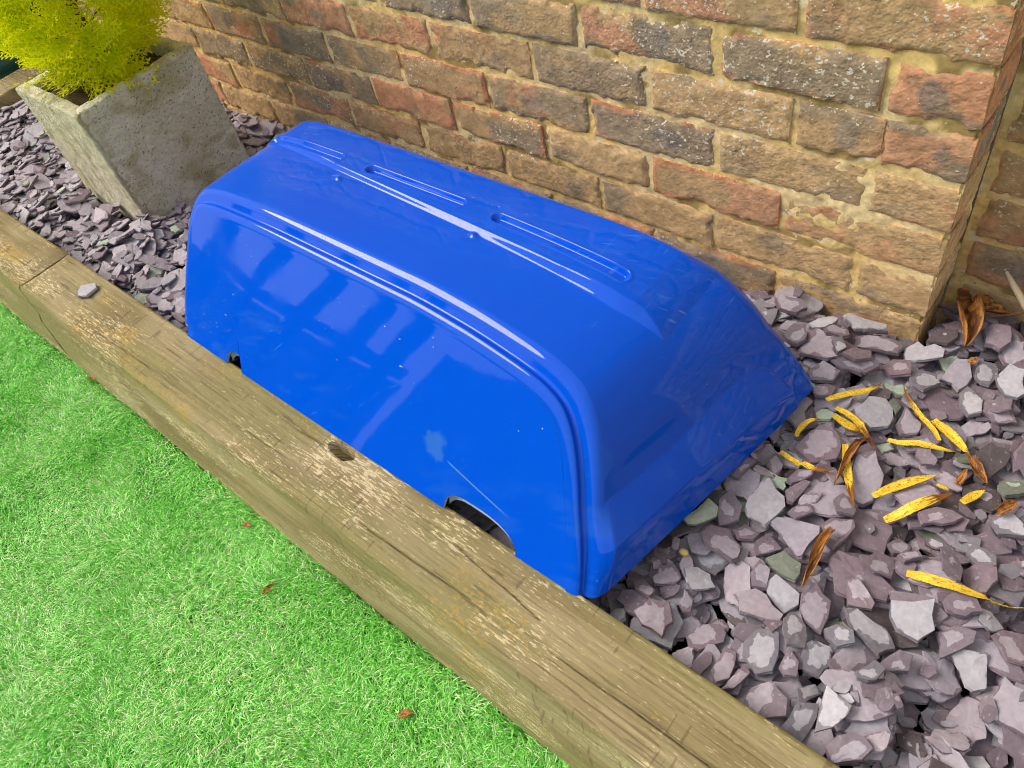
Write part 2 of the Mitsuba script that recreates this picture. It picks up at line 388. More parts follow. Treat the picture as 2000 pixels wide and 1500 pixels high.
def mortar_sheet(x0, x1, yf, z0, z1, face='front', step=0.006):
    nx, nz = int((x1 - x0) / step), int((z1 - z0) / step)
    A, B = np.meshgrid(np.linspace(x0, x1, nx), np.linspace(z0, z1, nz), indexing='ij')
    P = np.stack([A * 60, B * 60, A * 0 + yf * 31], -1)
    Y = yf + 0.0029 - (meshkit.fbm(P, 4) - 0.5) * 0.0055 - (meshkit.fbm(P * 0.12 + 5, 2) - 0.5) * 0.0045
    v = np.stack([A, Y, B], -1).reshape(-1, 3)
    f = tri(grid_faces(nx, nz))
    if face == 'side': v = np.stack([-(v[:, 1] - yf), v[:, 0], v[:, 2]], -1)
    return v, f
m1 = mortar_sheet(-2.75, 0.002, 0.0, -0.155, 0.672)
m2 = mortar_sheet(0.0, PIER, 0.0, -0.155, 0.672, 'side', 0.005)
m3 = mortar_sheet(0.0, 1.3, PIER, -0.155, 0.672, step=0.008)
v, f = join([m1, m2, m3])
tag(obj('mortar', (v, f), M['mortar'], WALL, smooth=True, uv=v[:, [0, 2]]), 'sandy yellow mortar with lime blooms')
# the house wall goes on above the frame, to both sides
def upper_color(p, n, uv):
    x, z = p.x + p.y, p.z
    c = dr.floor(z / 0.075); o = x / 0.225 + 0.5 * (c - 2 * dr.floor(c / 2))
    fx, fz = o - dr.floor(o), z / 0.075 - c
    m = dr.minimum(dr.minimum(fx, 1 - fx) * 0.225, dr.minimum(fz, 1 - fz) * 0.075)
    b = mix((0.33, 0.21, 0.11), (0.40, 0.17, 0.09), cell_rand(dr.floor(o), c, 2.0)) * (0.7 + 0.6 * fbm(x * 60, z * 60, 0.0, 3))
    return mix((0.40, 0.30, 0.12), b, smoothstep(0.004, 0.007, m))
mat('far_brick', principled(proc(upper_color), 0.95))
v, f = join([box((-3.0, 0.15, 1.66), (6.0, 0.296, 1.98)), box((1.6, 0.20, 1.66), (3.2, 0.19, 1.98)), box((-4.4, 0.15, 0.2), (3.2, 0.296, 1.0)), box((2.2, 0.20, 0.2), (1.8, 0.19, 1.0))])
tag(obj('upper_wall', (v, f), M['far_brick'], WALL), 'the wall going on above and to the sides')

# ---------------------------------------------------------------- timber sleepers
def sleeper(x0, x1, label, yin=-0.619, yout=-0.734, ztop=0.02, knot=None, step=0.006, seed=0, lean=0.022, cracks=()):
    sec = []
    fr = np.linspace(-0.30, ztop - 0.012, 34)
    for z in fr:
        k = (ztop - z) / 0.3
        ridge = 0.005 * sstep(-0.062, -0.070, z)
        sec.append((yout - lean * k - ridge, z))
    for a in np.linspace(0, 1, 6)[1:-1]:
        sec.append((yout + 0.009 * a ** 1.3, ztop - 0.012 + 0.012 * a ** 0.6))
    for y in np.linspace(yout + 0.009, yin - 0.004, 70): sec.append((y, ztop))
    sec.append((yin - 0.001, ztop - 0.002)); sec.append((yin, ztop - 0.006))
    for z in np.linspace(ztop - 0.03, -0.30, 5): sec.append((yin, z))
    sec = np.array(sec); m = len(sec)
    xs = np.arange(x0, x1 + 1e-6, step); xs[-1] = x1; n = len(xs)
    X = np.repeat(xs[:, None], m, 1); Y = np.repeat(sec[None, :, 0], n, 0); Z = np.repeat(sec[None, :, 1], n, 0)
    P = np.stack([X * 9 + seed, Y * 90, Z * 90], -1)
    d = (meshkit.fbm(P, 4, seed) - 0.5) * 0.0030
    top = (Z > ztop - 0.003)
    low = (meshkit.fbm(np.stack([X * 3 + seed, Y * 12, Z * 12], -1), 3) - 0.5) * 0.006
    edge = sstep(0.016, 0.0, np.abs(Y - yout)) * (meshkit.fbm(np.stack([X * 24 + seed, X * 0, X * 0], -1), 3) - 0.5) * 0.006
    Zt = np.where(top, Z + d + low + edge - 0.0005, Z)
    Yt = np.where(top, Y, Y - d - low * 0.6 * (Y < -0.7))
    endc = np.minimum(X - x0, x1 - X)
    Zt = Zt - np.where(top, 0.006 * sstep(0.012, 0.0, endc), 0)
    if knot is not None:
        q = np.sqrt(((X - knot[0]) / 0.026) ** 2 + ((Y - knot[1]) / 0.0125) ** 2) + 0.35 * (meshkit.fbm(np.stack([X * 90, Y * 160, X * 0], -1), 3) - 0.5)
        Zt = Zt - np.where(top, 0.034 * sstep(1.0, 0.55, q) - 0.0018 * sstep(0.5, 0.0, np.abs(q - 1.15)), 0)
    for (cx0, cy0, cx1, cy1, w, dep) in cracks:
        t = np.clip((X - cx0) / (cx1 - cx0), 0, 1)
        yy = cy0 + (cy1 - cy0) * t + 0.004 * (meshkit.fbm(np.stack([X * 40, X * 0, X * 0 + cx0 * 9], -1), 3) - 0.5)
        inside = ((X >= cx0) & (X <= cx1))
        Zt = Zt - np.where(top & inside, dep * sstep(w, 0, np.abs(Y - yy)) * np.minimum(1, 8 * t * (1 - t)), 0)
    v = np.stack([X, Yt, Zt], -1).reshape(-1, 3)
    f = tri(grid_faces(n, m))
    caps = []
    for i in (0, n - 1):
        ring = np.arange(i * m, (i + 1) * m); c = len(v) + len(caps)
        caps.append(v[ring].mean(0))
        a, b = ring, np.roll(ring, -1)
        f = np.vstack([f, np.stack([a, b, a * 0 + c] if i == 0 else [b, a, a * 0 + c], 1)])
    return obj('timber_sleeper', (np.vstack([v, caps]), f), M['wood'], smooth=38), label
def put_sleeper(*a, **k):
    key, label = sleeper(*a, **k)
    return tag(key, label, 'timber sleeper')
put_sleeper(-1.478, 1.0, 'long weathered timber sleeper with a knot hole, running beside the blue cover', knot=(-0.566, -0.6385), step=0.005, seed=3,
            cracks=[(-0.47, -0.705, -0.25, -0.70, 0.0022, 0.006), (-0.33, -0.655, -0.16, -0.672, 0.002, 0.006), (-0.76, -0.697, -0.62, -0.692, 0.002, 0.004), (-0.16, -0.694, 0.25, -0.690, 0.0022, 0.006),
                    (-1.20, -0.712, -0.98, -0.706, 0.0016, 0.004), (-0.66, -0.650, -0.59, -0.645, 0.002, 0.005)])
put_sleeper(-3.9, -1.483, 'plain olive timber sleeper end at the left edge, butted to the long one', step=0.012, seed=9, cracks=[(-1.75, -0.69, -1.486, -0.69, 0.002, 0.004)])
def cross_sleeper():
    v, f = sleeper_mesh = None, None
# the sleeper that closes the slate bed at its far left end, lying at right angles to the wall
n, m = 90, 26
ys = np.linspace(-0.612, -0.006, n)
sec = np.array([(-2.468, z) for z in np.linspace(-0.28, -0.008, 8)] + [(-2.470, -0.003), (-2.474, 0.0)] + [(x, 0.0) for x in np.linspace(-2.480, -2.578, 8)] + [(-2.583, -0.003), (-2.585, -0.008)] + [(-2.585, z) for z in np.linspace(-0.03, -0.28, 6)])
m = len(sec)
X = np.repeat(sec[None, :, 0], n, 0); Z = np.repeat(sec[None, :, 1], n, 0); Y = np.repeat(ys[:, None], m, 1)
d = (meshkit.fbm(np.stack([Y * 9, X * 90, Z * 90], -1), 4) - 0.5) * 0.003
v = np.stack([X + d, Y, Z + d], -1).reshape(-1, 3)
tag(obj('timber_sleeper', (v, tri(grid_faces(n, m, flip=True))), M['wood'], smooth=38), 'timber sleeper at right angles to the wall, behind the concrete planter', 'timber sleeper')

# ---------------------------------------------------------------- the blue cover
near = np.array([(-1.035,.021),(-1.05,.06),(-1.062,.12),(-1.066,.155),(-1.058,.184),(-1.04,.203),(-1.015,.212),(-.96,.217),(-.8,.220),(-.53,.220),(-.42,.216),(-.345,.210),(-.28,.202),(-.233,.187),(-.207,.165),(-.186,.134),(-.166,.093),(-.147,.054),(-.134,.014)])
far = np.array([(-1.064,-.012),(-1.063,.05),(-1.062,.11),(-1.06,.15),(-1.052,.178),(-1.036,.194),(-1.01,.203),(-.96,.2065),(-.8,.208),(-.53,.2085),(-.42,.208),(-.35,.2065),(-.28,.2015),(-.218,.189),(-.176,.166),(-.138,.127),(-.109,.076),(-.09,.032),(-.0755,-.012)])
COVER = thing('fibreglass_cover', 'glossy blue fibreglass cover with ribbed top, one long edge resting on the timber sleeper', 'cover')
arches = []
def cover_shell(Ns, Nt):
    d = np.r_[0, np.cumsum(np.linalg.norm(np.diff((near + far) / 2, axis=0), axis=1))]
    u = np.linspace(0, d[-1], 4000); sg = 0.007 / (u[1] - u[0]); cs = []
    for c in (near, far):
        y = PchipInterpolator(d, c)(u); k = 800
        y = np.r_[2 * y[0] - y[k:0:-1], y, 2 * y[-1] - y[-2:-k - 2:-1]]
        cs.append(gaussian_filter1d(y, sg, axis=0)[k:-k])
    # finer steps round the right-hand bend
    w = np.interp(u, [0, 0.25, 0.45, d[-1] * 0.62, d[-1]], [1.6, 1.2, 1.0, 1.0, 1.5]); cw = np.r_[0, np.cumsum(w[:-1])]
    us = np.interp(np.linspace(0, cw[-1], Ns), cw, u)
    a, b = (np.stack([np.interp(us, u, c[:, i]) for i in (0, 1)], 1) for c in cs)
    y1 = -0.462 + (a[:, 1] - 0.2) * 0.824
    yf = np.where(b[:, 1] > 0.12, -0.217, -0.217 + (0.12 - b[:, 1]) / 0.132 * 0.039)
    A = np.c_[a[:, 0], y1, a[:, 1]]; B = np.c_[b[:, 0], yf, b[:, 1]]
    wid = np.linalg.norm(B - A, axis=1)
    tt = np.linspace(0, 1, Nt)
    t = (0.012 / wid)[:, None] * (1 - tt) + (1 - 0.014 / wid)[:, None] * tt
    G = A[:, None] * (1 - t[..., None]) + B[:, None] * t[..., None]
    crown = 4 * t * (1 - t) * 0.003
    Nn = np.cross(np.gradient(G, axis=0), np.gradient(G, axis=1)); Nn /= -np.linalg.norm(Nn, axis=2, keepdims=True)
    Nn *= np.sign((Nn * (G - V(-0.55, -0.4, 0.0))).sum(-1, keepdims=True))
    x, y, z = G[..., 0], G[..., 1], G[..., 2]
    D = crown.copy()
    # ramp along the top: the far half stands 7 mm prouder, the ramp dying out to a point at the right-hand bend
    top = sstep(0.10, 0.15, z)
    ylo = np.interp(x, [-1.07, -0.976, -0.65, -0.35, -0.265, -0.205], [-0.305, -0.311, -0.329, -0.345, -0.352, -0.348])
    wr = np.interp(x, [-1.07, -0.70, -0.50, -0.36, -0.28, -0.24, -0.205], [0.006, 0.007, 0.0075, 0.0082, 0.0150, 0.016, 0.003])
    h = np.interp(x, [-1.08, -1.04, -0.95, -0.50, -0.30, -0.25, -0.20], [0.0, 0.004, 0.0075, 0.0080, 0.0125, 0.0095, 0.0])
    q = np.clip((y - ylo) / wr, -0.6, 1.6)
    soft = 0.22
    ramp = (np.sqrt(q ** 2 + soft ** 2) - np.sqrt((q - 1) ** 2 + soft ** 2) + 1) / 2
    D += h * np.clip(ramp, 0, 1) * top
    # three long slots sunk into the ramp
    for xa, xb, yc0, yc1 in ((-1.040, -0.836, -0.297, -0.297), (-0.774, -0.562, -0.297, -0.298), (-0.506, -0.276, -0.299, -0.309)):
        k = np.clip((x - xa) / (xb - xa), 0, 1)
        r0 = 0.0092
        xx = np.clip(x, xa + r0, xb - r0)
        dist = np.sqrt((x - xx) ** 2 + ((y - (yc0 + (yc1 - yc0) * k))) ** 2) - r0
        D -= 0.0075 * sstep(0.0012, -0.0055, dist) * (z > 0.15)
        D += 0.0010 * np.exp(-((dist - 0.002) / 0.0022) ** 2) * (z > 0.15)
    # two small raised blisters beside the ramp, each with a faint tail
    for bx, by in ((-0.806, -0.335), (-0.508, -0.341)):
        D += 0.0042 * np.exp(-(((x - bx) / 0.007) ** 2 + ((y - by) / 0.005) ** 2)) + 0.0014 * np.exp(-(((x - bx + 0.012) / 0.012) ** 2 + ((y - by + 0.013) / 0.006) ** 2))
    # flat raised pad across the sloping end
    zt = np.interp(t, [0, 0.34, 0.75, 0.85, 1], [0.094, 0.089, 0.092, 0.081, 0.07])
    zb = np.interp(t, [0, 0.3, 0.68, 0.9, 1], [0.056, 0.051, 0.043, 0.029, 0.02])
    k = (zt - z) / (zt - zb)
    wedge = np.where(k < 1, np.clip((np.sqrt(k ** 2 + 0.0003) + k) / 2, 0, 2), 1.0 + 0.10 * (k - 1) - 0.10 * (np.sqrt((k - 1) ** 2 + 0.002) - 0.045))
    tr = 0.865 + 0.04 * np.clip(k, 0, 1)
    side = sstep(0.0, 0.05, t) * (1 - sstep(tr - 0.012, tr + 0.012, t))
    side_lip = sstep(0.0, 0.05, t)
    D += 0.0125 * wedge * np.where(k < 1, side, side * (1 - sstep(1, 2.2, k)) + side_lip * 0.35 * sstep(1, 2.2, k)) * (x > -0.25) * (z < 0.12)
    # the end hollows a little above the pad
    D -= 0.0010 * np.exp(-((z - zt - 0.016) / 0.016) ** 2) * (x > -0.28) * sstep(0.02, 0.2, t) * (1 - sstep(0.75, 0.95, t))
    G = G + Nn * D[..., None]
    # step and bead along the near edge
    Tn = np.gradient(A, axis=0); Tn /= np.linalg.norm(Tn, axis=1, keepdims=True)
    mN = V(0, -0.772, 0.636)
    I = np.cross(mN, Tn); I *= np.sign((I * (V(-0.55, -0.55, 0.09) - A)).sum(1, keepdims=True))
    sfrac = np.linspace(0, 1, Ns)
    aw = np.interp(us, [0, 0.12, 0.25, d[-1] - 0.22, d[-1]], [0.018, 0.022, 0.024, 0.024, 0.016])[:, None]
    L1 = A; L2 = A + I * aw; L3 = L2 + mN * 0.012
    bdir = G[:, 0] - L1; bdir /= np.linalg.norm(bdir, axis=1, keepdims=True)
    def bez(p, c, q, n): s = np.linspace(0, 1, n)[None, :, None]; return p[:, None] * (1 - s) ** 2 + c[:, None] * 2 * s * (1 - s) + q[:, None] * s ** 2
    s0, s1 = L1 + (L2 - L1) / np.linalg.norm(L2 - L1, axis=1, keepdims=True) * 0.0115, L2 + (L1 - L2) / np.linalg.norm(L2 - L1, axis=1, keepdims=True) * 0.005
    e0, e1 = L2 + mN * 0.004, L3 - mN * 0.0045
    P0 = L3 + I * 0.017
    cols = [G[:, ::-1], bez(G[:, 0], L1, s0, 16)[:, 1:], bez(s1, L2, e0, 8), bez(e1, L3, P0, 16)]
    fe = G[:, -1]                                                            # far edge, rounded over and down
    fdn = np.c_[B[:, 0], B[:, 1] + 0.010, B[:, 2] - 0.012]
    keep = us > 0.0
    C = np.concatenate([bez(fdn, B, fe, 10)[:, :-1]] + cols, 1)
    n, mcol = C.shape[:2]
    parts = [(C.reshape(-1, 3), tri(grid_faces(n, mcol)))]
    # far side, straight down to the bottom
    q = np.linspace(0, 1, 6)[None, :, None]
    fb = np.c_[fdn[:, 0], -0.178 + 0 * fdn[:, 1], np.minimum(fdn[:, 2], -0.014)]
    parts.append(((fdn[:, None] * (1 - q) + fb[:, None] * q).reshape(-1, 3), tri(grid_faces(n, 6, flip=True))))
    # near side panel: a patch inside the bead, its bottom edge cut by two arches
    nl = int(Ns * 0.085); nr = int(Ns * 0.205)
    nl = nr = int(Ns * 0.14)
    top_e, left_e, right_e = P0[nl:Ns - nr], P0[:nl + 1][::-1], P0[Ns - nr - 1:]
    m1 = len(left_e)
    Np = len(top_e); Lb, Rb = left_e[-1], right_e[-1]
    # bottom: even steps in x, raised where the arches are
    p = np.linspace(0, 1, Np)
    bx = Lb[0] + (Rb[0] - Lb[0]) * p
    bz = Lb[2] + (Rb[2] - Lb[2]) * p
    def arch(x, x0, x1, hh, sk): 
        k = np.clip((x - x0) / (x1 - x0), 0, 1); return hh * np.clip(1 - np.abs(2 * k ** sk - 1) ** 2.6, 0, 1) ** 0.5 * ((x > x0) & (x < x1))
    lift = arch(bx, -0.878, -0.833, 0.021, 0.85) + arch(bx, -0.371, -0.246, 0.0235, 0.72)
    on = lambda x, z: np.stack([x, -0.4866 + (z - 0.189) * 0.824, z], -1)
    bot = on(bx, np.minimum(np.maximum(bz, 0.0205), 0.0215) + lift)
    bot[0], bot[-1] = Lb, Rb
    arches.append(bot[(lift > 1e-4) | (np.r_[lift[1:], 0] > 1e-4) | (np.r_[0, lift[:-1]] > 1e-4)])
    qv = np.linspace(0, 1, m1)
    pp, qq = p[:, None, None], qv[None, :, None]
    # left_e / right_e run from the top corners down
    Cn = (1 - qq) * top_e[:, None] + qq * bot[:, None] + (1 - pp) * left_e[None] + pp * right_e[None] - ((1 - pp) * (1 - qq) * top_e[0] + pp * (1 - qq) * top_e[-1] + (1 - pp) * qq * bot[0] + pp * qq * bot[-1])
    xn = np.clip((Cn[..., :1] + 1.05) / 0.88, 0, 1); zn = np.clip((Cn[..., 2:] - 0.0) / 0.195, 0, 1)
    dome = 0.0035 * sstep(0, 0.25, xn) * sstep(1, 0.75, xn) * np.sin(np.pi * np.clip(1 - zn, 0, 1) * 0.8)
    Cn = Cn + mN * dome
    parts.append((Cn.reshape(-1, 3), tri(grid_faces(Np, m1, flip=True))))
    out = []
    for pv, pf in parts:                                       # every patch faces outwards
        n_ = np.cross(pv[pf[:, 1]] - pv[pf[:, 0]], pv[pf[:, 2]] - pv[pf[:, 0]])
        if (n_ * (pv[pf].mean(1) - V(-0.55, -0.40, -0.05))).sum() < 0: pf = pf[:, ::-1]
        out.append((pv, pf))
    v, f = join(out)
    _, first, inv = np.unique(np.round(v, 5), axis=0, return_index=True, return_inverse=True)
    v, f = v[first], inv.reshape(-1)[f]
    f = f[(f[:, 0] != f[:, 1]) & (f[:, 1] != f[:, 2]) & (f[:, 2] != f[:, 0])]
    return v, f
def vertex_normals(v, f):
    n_ = np.cross(v[f[:, 1]] - v[f[:, 0]], v[f[:, 2]] - v[f[:, 0]]); o = np.zeros_like(v)
    for k_ in range(3): np.add.at(o, f[:, k_], n_)
    return o / np.maximum(np.linalg.norm(o, axis=1, keepdims=True), 1e-12)
obj('shell', cover_shell(760, 330), M['gelcoat'], COVER, smooth=True)
lv, lf = cover_shell(760, 60)
ln = vertex_normals(lv, lf)
on_panel = (np.abs(lv[:, 1] + 0.4866 - (lv[:, 2] - 0.189) * 0.824) < 0.010) & (lv[:, 1] < -0.478)
ln[on_panel] = V(0, -0.772, 0.636)
ed = np.sort(np.vstack([lf[:, [0, 1]], lf[:, [1, 2]], lf[:, [2, 0]]]), axis=1); uq, cnt = np.unique(ed, axis=0, return_counts=True); rim = uq[cnt == 1]
nv = len(lv)
rf = np.vstack([np.c_[rim[:, 0], rim[:, 1], rim[:, 1] + nv], np.c_[rim[:, 0], rim[:, 1] + nv, rim[:, 0] + nv]])
tag(obj('lining', (np.vstack([lv - ln * 0.0045, lv - ln * 0.0003]), np.vstack([lf[:, ::-1], rf])), M['lining'], COVER, smooth=True), 'pale rough inside of the blue cover, seen through its cut-outs')

# the moulded edge of each cut-out turns inwards
for B_ in np.split(arches[0], np.nonzero(np.diff(arches[0][:, 0]) > 0.02)[0] + 1):
    q = np.linspace(0, 1, 6)[None, :, None]
    B_ = B_[B_[:, 2] > 0.030]
    S_ = B_[:, None] - V(0, -0.0040, 0.0004) + q * V(0, -0.0035, -0.013)
    obj('cutout_lip', (S_.reshape(-1, 3), tri(grid_faces(len(B_), 6))), M['lining'], COVER, smooth=True)

# ---------------------------------------------------------------- planter and golden conifer
PL = thing('concrete_planter', 'square weathered concrete planter with pitted sides, left of the blue cover', 'planter')
px0, px1, py0, py1, pz0, pz1, rimw = -1.787, -1.495, -0.441, -0.149, -0.075, 0.227, 0.030
def rough_box_side(o, du, dv, n, m, amp, seed):
    A, B = np.meshgrid(np.linspace(0, 1, n), np.linspace(0, 1, m), indexing='ij')
    P = np.asarray(o) + A[..., None] * np.asarray(du) + B[..., None] * np.asarray(dv)
    N = np.cross(du, dv); N = N / np.linalg.norm(N)
    return P, N
def rounded_solid(x0, x1, y0, y1, z0, z1, r, amp, seed, div=34):
    m = trimesh.creation.box((x1 - x0, y1 - y0, z1 - z0))
    m.apply_translation(((x0 + x1) / 2, (y0 + y1) / 2, (z0 + z1) / 2))
    L = max((x1 - x0), (y1 - y0), (z1 - z0)) / div
    m = m.subdivide_to_size(max(L, 0.004))
    v = m.vertices.copy()
    lo, hi = V(x0, y0, z0) + r, V(x1, y1, z1) - r
    c = np.clip(v, lo, hi); d = v - c; l = np.linalg.norm(d, axis=1, keepdims=True)
    v = np.where(l > 1e-9, c + d / np.maximum(l, 1e-9) * r, v)
    nrm = np.where(l > 1e-9, d / np.maximum(l, 1e-9), 0)
    v = v + nrm * (meshkit.fbm(v * 70 + seed, 4)[:, None] - 0.5) * amp
    return v, np.array(m.faces)
walls = [rounded_solid(px0, px1, py0, py0 + rimw, pz0, pz1, 0.006, 0.006, 1), rounded_solid(px0, px1, py1 - rimw, py1, pz0, pz1, 0.006, 0.006, 2),
         rounded_solid(px0, px0 + rimw, py0 + rimw * 0.8, py1 - rimw * 0.8, pz0, pz1 - 0.0015, 0.006, 0.006, 3)]
v, f = join(walls[1:])
obj('side', walls[0], M['concrete_smooth'], PL, smooth=45)
obj('side', walls[1], M['concrete'], PL, smooth=45)
obj('side', walls[2], M['concrete'], PL, smooth=45)
obj('side', rounded_solid(px1 - rimw, px1, py0 + rimw * 0.0 + 0.004, py1 - 0.004, pz0, pz1 + 0.001, 0.007, 0.006, 4), M['concrete'], PL, smooth=45)
n = 40
A, B = np.meshgrid(np.linspace(px0 + 0.02, px1 - 0.02, n), np.linspace(py0 + 0.02, py1 - 0.02, n), indexing='ij')
Zs = 0.190 + 0.02 * meshkit.fbm(np.stack([A * 40, B * 40, A * 0], -1), 3)
tag(obj('soil', (np.stack([A, B, Zs], -1).reshape(-1, 3), tri(grid_faces(n, n))), M['soil'], PL, smooth=True), 'dark compost filling the planter')

CON = thing('golden_conifer', 'small bright yellow-green conifer growing in the concrete planter', 'conifer')
pc = V(-1.632, -0.285)
def conifer_radius(z):
    return np.interp(z, [0.20, 0.225, 0.27, 0.34, 0.42, 0.52, 0.62, 0.72, 0.80], [0.05, 0.080, 0.120, 0.165, 0.183, 0.165, 0.12, 0.065, 0.01])
def blade(p, d, L, w):
    """A flat lozenge-shaped shoot lying in the plane of its spray (the xz plane)."""
    d = d / np.linalg.norm(d); a = np.cross(d, V(0, 1, 0)); a /= np.linalg.norm(a)
    v = np.vstack([p - a * w * 0.6, p + a * w * 0.6, p + d * L * 0.55 + a * w, p + d * L * 0.55 - a * w, p + d * L])
    return v, np.array([[0, 1, 2], [0, 2, 3], [3, 2, 4]])
def spray(r):
    """One flat feathery spray along +z: a stem, side twigs, and short scale-leaf shoots on each."""
    parts, tips = [], []
    L = 0.100
    def add(p, d, l, rad, tip): parts.append(blade(p, d, l, rad)); tips.append(np.full(len(parts[-1][0]), tip))
    add(V(0, 0, 0), V(0.02, 0, 1), L, 0.0011, 0.0)
    for i in range(13):
        s = 0.12 + 0.86 * i / 12; sg = 1 if i % 2 else -1
        az = (r.random() - 0.5) * 0.5
        d = V(sg * math.cos(az), math.sin(az), 1.05 + 0.3 * r.random()); d /= np.linalg.norm(d)
        l = 0.042 * (1 - 0.68 * s) * (0.8 + 0.4 * r.random()) + 0.006
        p = V(0, 0, L * s)
        add(p, d, l, 0.0016, 0.4)
        ns = int(l / 0.0058)
        for j in range(ns):
            q = (j + 0.6) / ns
            w = np.cross(d, V(0, 1, 0)); w /= np.linalg.norm(w)
            e = d * 0.9 + w * (1 if j % 2 else -1) * 0.8 + V(0, 1, 0) * (r.random() - 0.5) * 0.6
            add(p + d * l * q, e, 0.0125 * (1 - 0.45 * q) * (0.8 + 0.4 * r.random()), 0.0019, 0.7 + 0.3 * q)
    v, f = join(parts)
    return v, f, np.concatenate(tips)
cr = np.random.default_rng(21)
protos = [spray(cr) for _ in range(5)]
vs, fs, cs, at = [], [], [], 0
for i in range(620):
    while True:
        z = 0.215 + 0.50 * cr.random()
        if cr.random() < conifer_radius(z) / 0.19: break
    th = cr.random() * 2 * np.pi; R = conifer_radius(z) * (0.62 + 0.36 * cr.random() ** 0.6) * (1 + 0.12 * math.sin(3 * th + 9 * z))
    tip = V(pc[0] + R * math.cos(th), pc[1] + R * math.sin(th), z)
    out = V(math.cos(th), math.sin(th), 0)
    tang = V(-out[1], out[0], 0) * cr.normal(0, 0.55)
    d = out * (0.55 + 0.35 * cr.random()) + tang + V(0, 0, 0.15 + 0.55 * cr.random() - 0.7 * sstep(0.30, 0.20, z)) + cr.normal(0, 0.15, 3)
    d /= np.linalg.norm(d)
    nn = out * 0.75 + V(0, 0, 0.75) + cr.normal(0, 0.30, 3); a = np.cross(nn, d); a /= np.linalg.norm(a); b = np.cross(d, a)
    pv, pf, pt = protos[i % 5]; s = 0.75 + 0.55 * cr.random()
    q = pv * s; bend = (q[:, 2] / 0.09) ** 2 * 0.014 * (cr.random() - 0.3)
    w = tip - d * 0.085 * s * 0.65 + q[:, :1] * a + q[:, 1:2] * b * 1.0 + q[:, 2:3] * d + bend[:, None] * out
    vs.append(w); fs.append(pf + at); at += len(w)
    g = cr.random(); base = V(0.82, 0.92, 0.012) * (0.86 + 0.14 * g); tipc = V(0.96, 0.97, 0.02) * (0.90 + 0.10 * cr.random())
    cs.append(base * (1 - pt[:, None]) + tipc * pt[:, None])
tag(obj('foliage', (np.vstack(vs), np.vstack(fs)), M['foliage'], CON, smooth=False, color=np.vstack(cs)), 'feathery lemon-green sprays')
stems = [tube([V(pc[0], pc[1], 0.17), V(pc[0] + 0.004, pc[1], 0.4), V(pc[0], pc[1] + .004, 0.72)], [0.012, 0.008, 0.003], 7)]
for i in range(40):
    z = 0.22 + 0.45 * cr.random(); th = cr.random() * 6.28; R = conifer_radius(z) * 0.75
    p0 = V(pc[0], pc[1], z - 0.05); p2 = V(pc[0] + R * math.cos(th), pc[1] + R * math.sin(th), z + 0.03)
    stems.append(tube([p0, p0 * 0.5 + p2 * 0.5 + V(0, 0, -0.006), p2], [0.0035, 0.0022, 0.0012], 5))
tag(obj('stem', join(stems), M['bark'], CON, smooth=True), 'thin reddish stems inside the foliage')

# ---------------------------------------------------------------- slate chippings
H0x, H0y, CELL = -2.46, -0.62, 0.004
HX, HY = int((0.95 + 2.46) / CELL), int((0.11 + 0.62) / CELL)
gx = H0x + (np.arange(HX) + 0.5) * CELL; gy = H0y + (np.arange(HY) + 0.5) * CELL
GX, GY = np.meshgrid(gx, gy, indexing='ij')
Hm = bed_level(GX, GY) - 0.036
def blocked(x, y, r):
    if y > 0.0 - 0.35 * r and x < 0.012 + 0.6 * r: return True
    if y > PIER - 0.35 * r or y < -0.617 + 0.5 * r or x < -2.462 + r * 0.6: return True
    if px0 - 0.35 * r < x < px1 + 0.35 * r and py0 - 0.35 * r < y < py1 + 0.35 * r: return True
    if -1.02 + 0.03 + r < x < -0.15 - r and -0.60 + r < y < -0.215 - r: return True
    return False
def inside(poly, X, Y):
    c = np.zeros(X.shape, bool); n = len(poly); j = n - 1
    for i in range(n):
        xi, yi = poly[i]; xj, yj = poly[j]
        hit = ((yi > Y) != (yj > Y)) & (X < (xj - xi) * (Y - yi) / (yj - yi + 1e-12) + xi)
        c ^= hit; j = i
    return c
sr = np.random.default_rng(11)
chips = []                      # (poly, plane a b c, thickness, tone, dry step)
def lay(poly, th, tone, dry, tilt=0.12, level=None, lean=None, press=0.86):
    global Hm
    c = poly.mean(0)
    i0, j0 = np.floor((poly.min(0) - V(H0x, H0y)) / CELL).astype(int) - 1
    i1, j1 = np.ceil((poly.max(0) - V(H0x, H0y)) / CELL).astype(int) + 1
    i0, j0, i1, j1 = max(i0, 0), max(j0, 0), min(i1, HX), min(j1, HY)
    if i1 - i0 < 2 or j1 - j0 < 2: return
    X, Y = GX[i0:i1, j0:j1], GY[i0:i1, j0:j1]
    m = inside(poly, X, Y)
    if m.sum() < 3: return
    h = Hm[i0:i1, j0:j1][m]; xx, yy = X[m] - c[0], Y[m] - c[1]
    k = np.linalg.lstsq(np.c_[xx, yy, np.ones(len(xx))], h, rcond=None)[0]
    g = np.clip(k[:2] * 0.65, -0.26, 0.26) + sr.normal(0, tilt, 2) + (V(*lean) if lean else 0)
    base = np.quantile(h - g[0] * xx - g[1] * yy, press)
    pl = g[0] * xx + g[1] * yy + base
    Hm[i0:i1, j0:j1][m] = np.maximum(h, pl + th)
    chips.append((poly, g, base, th, tone, dry))
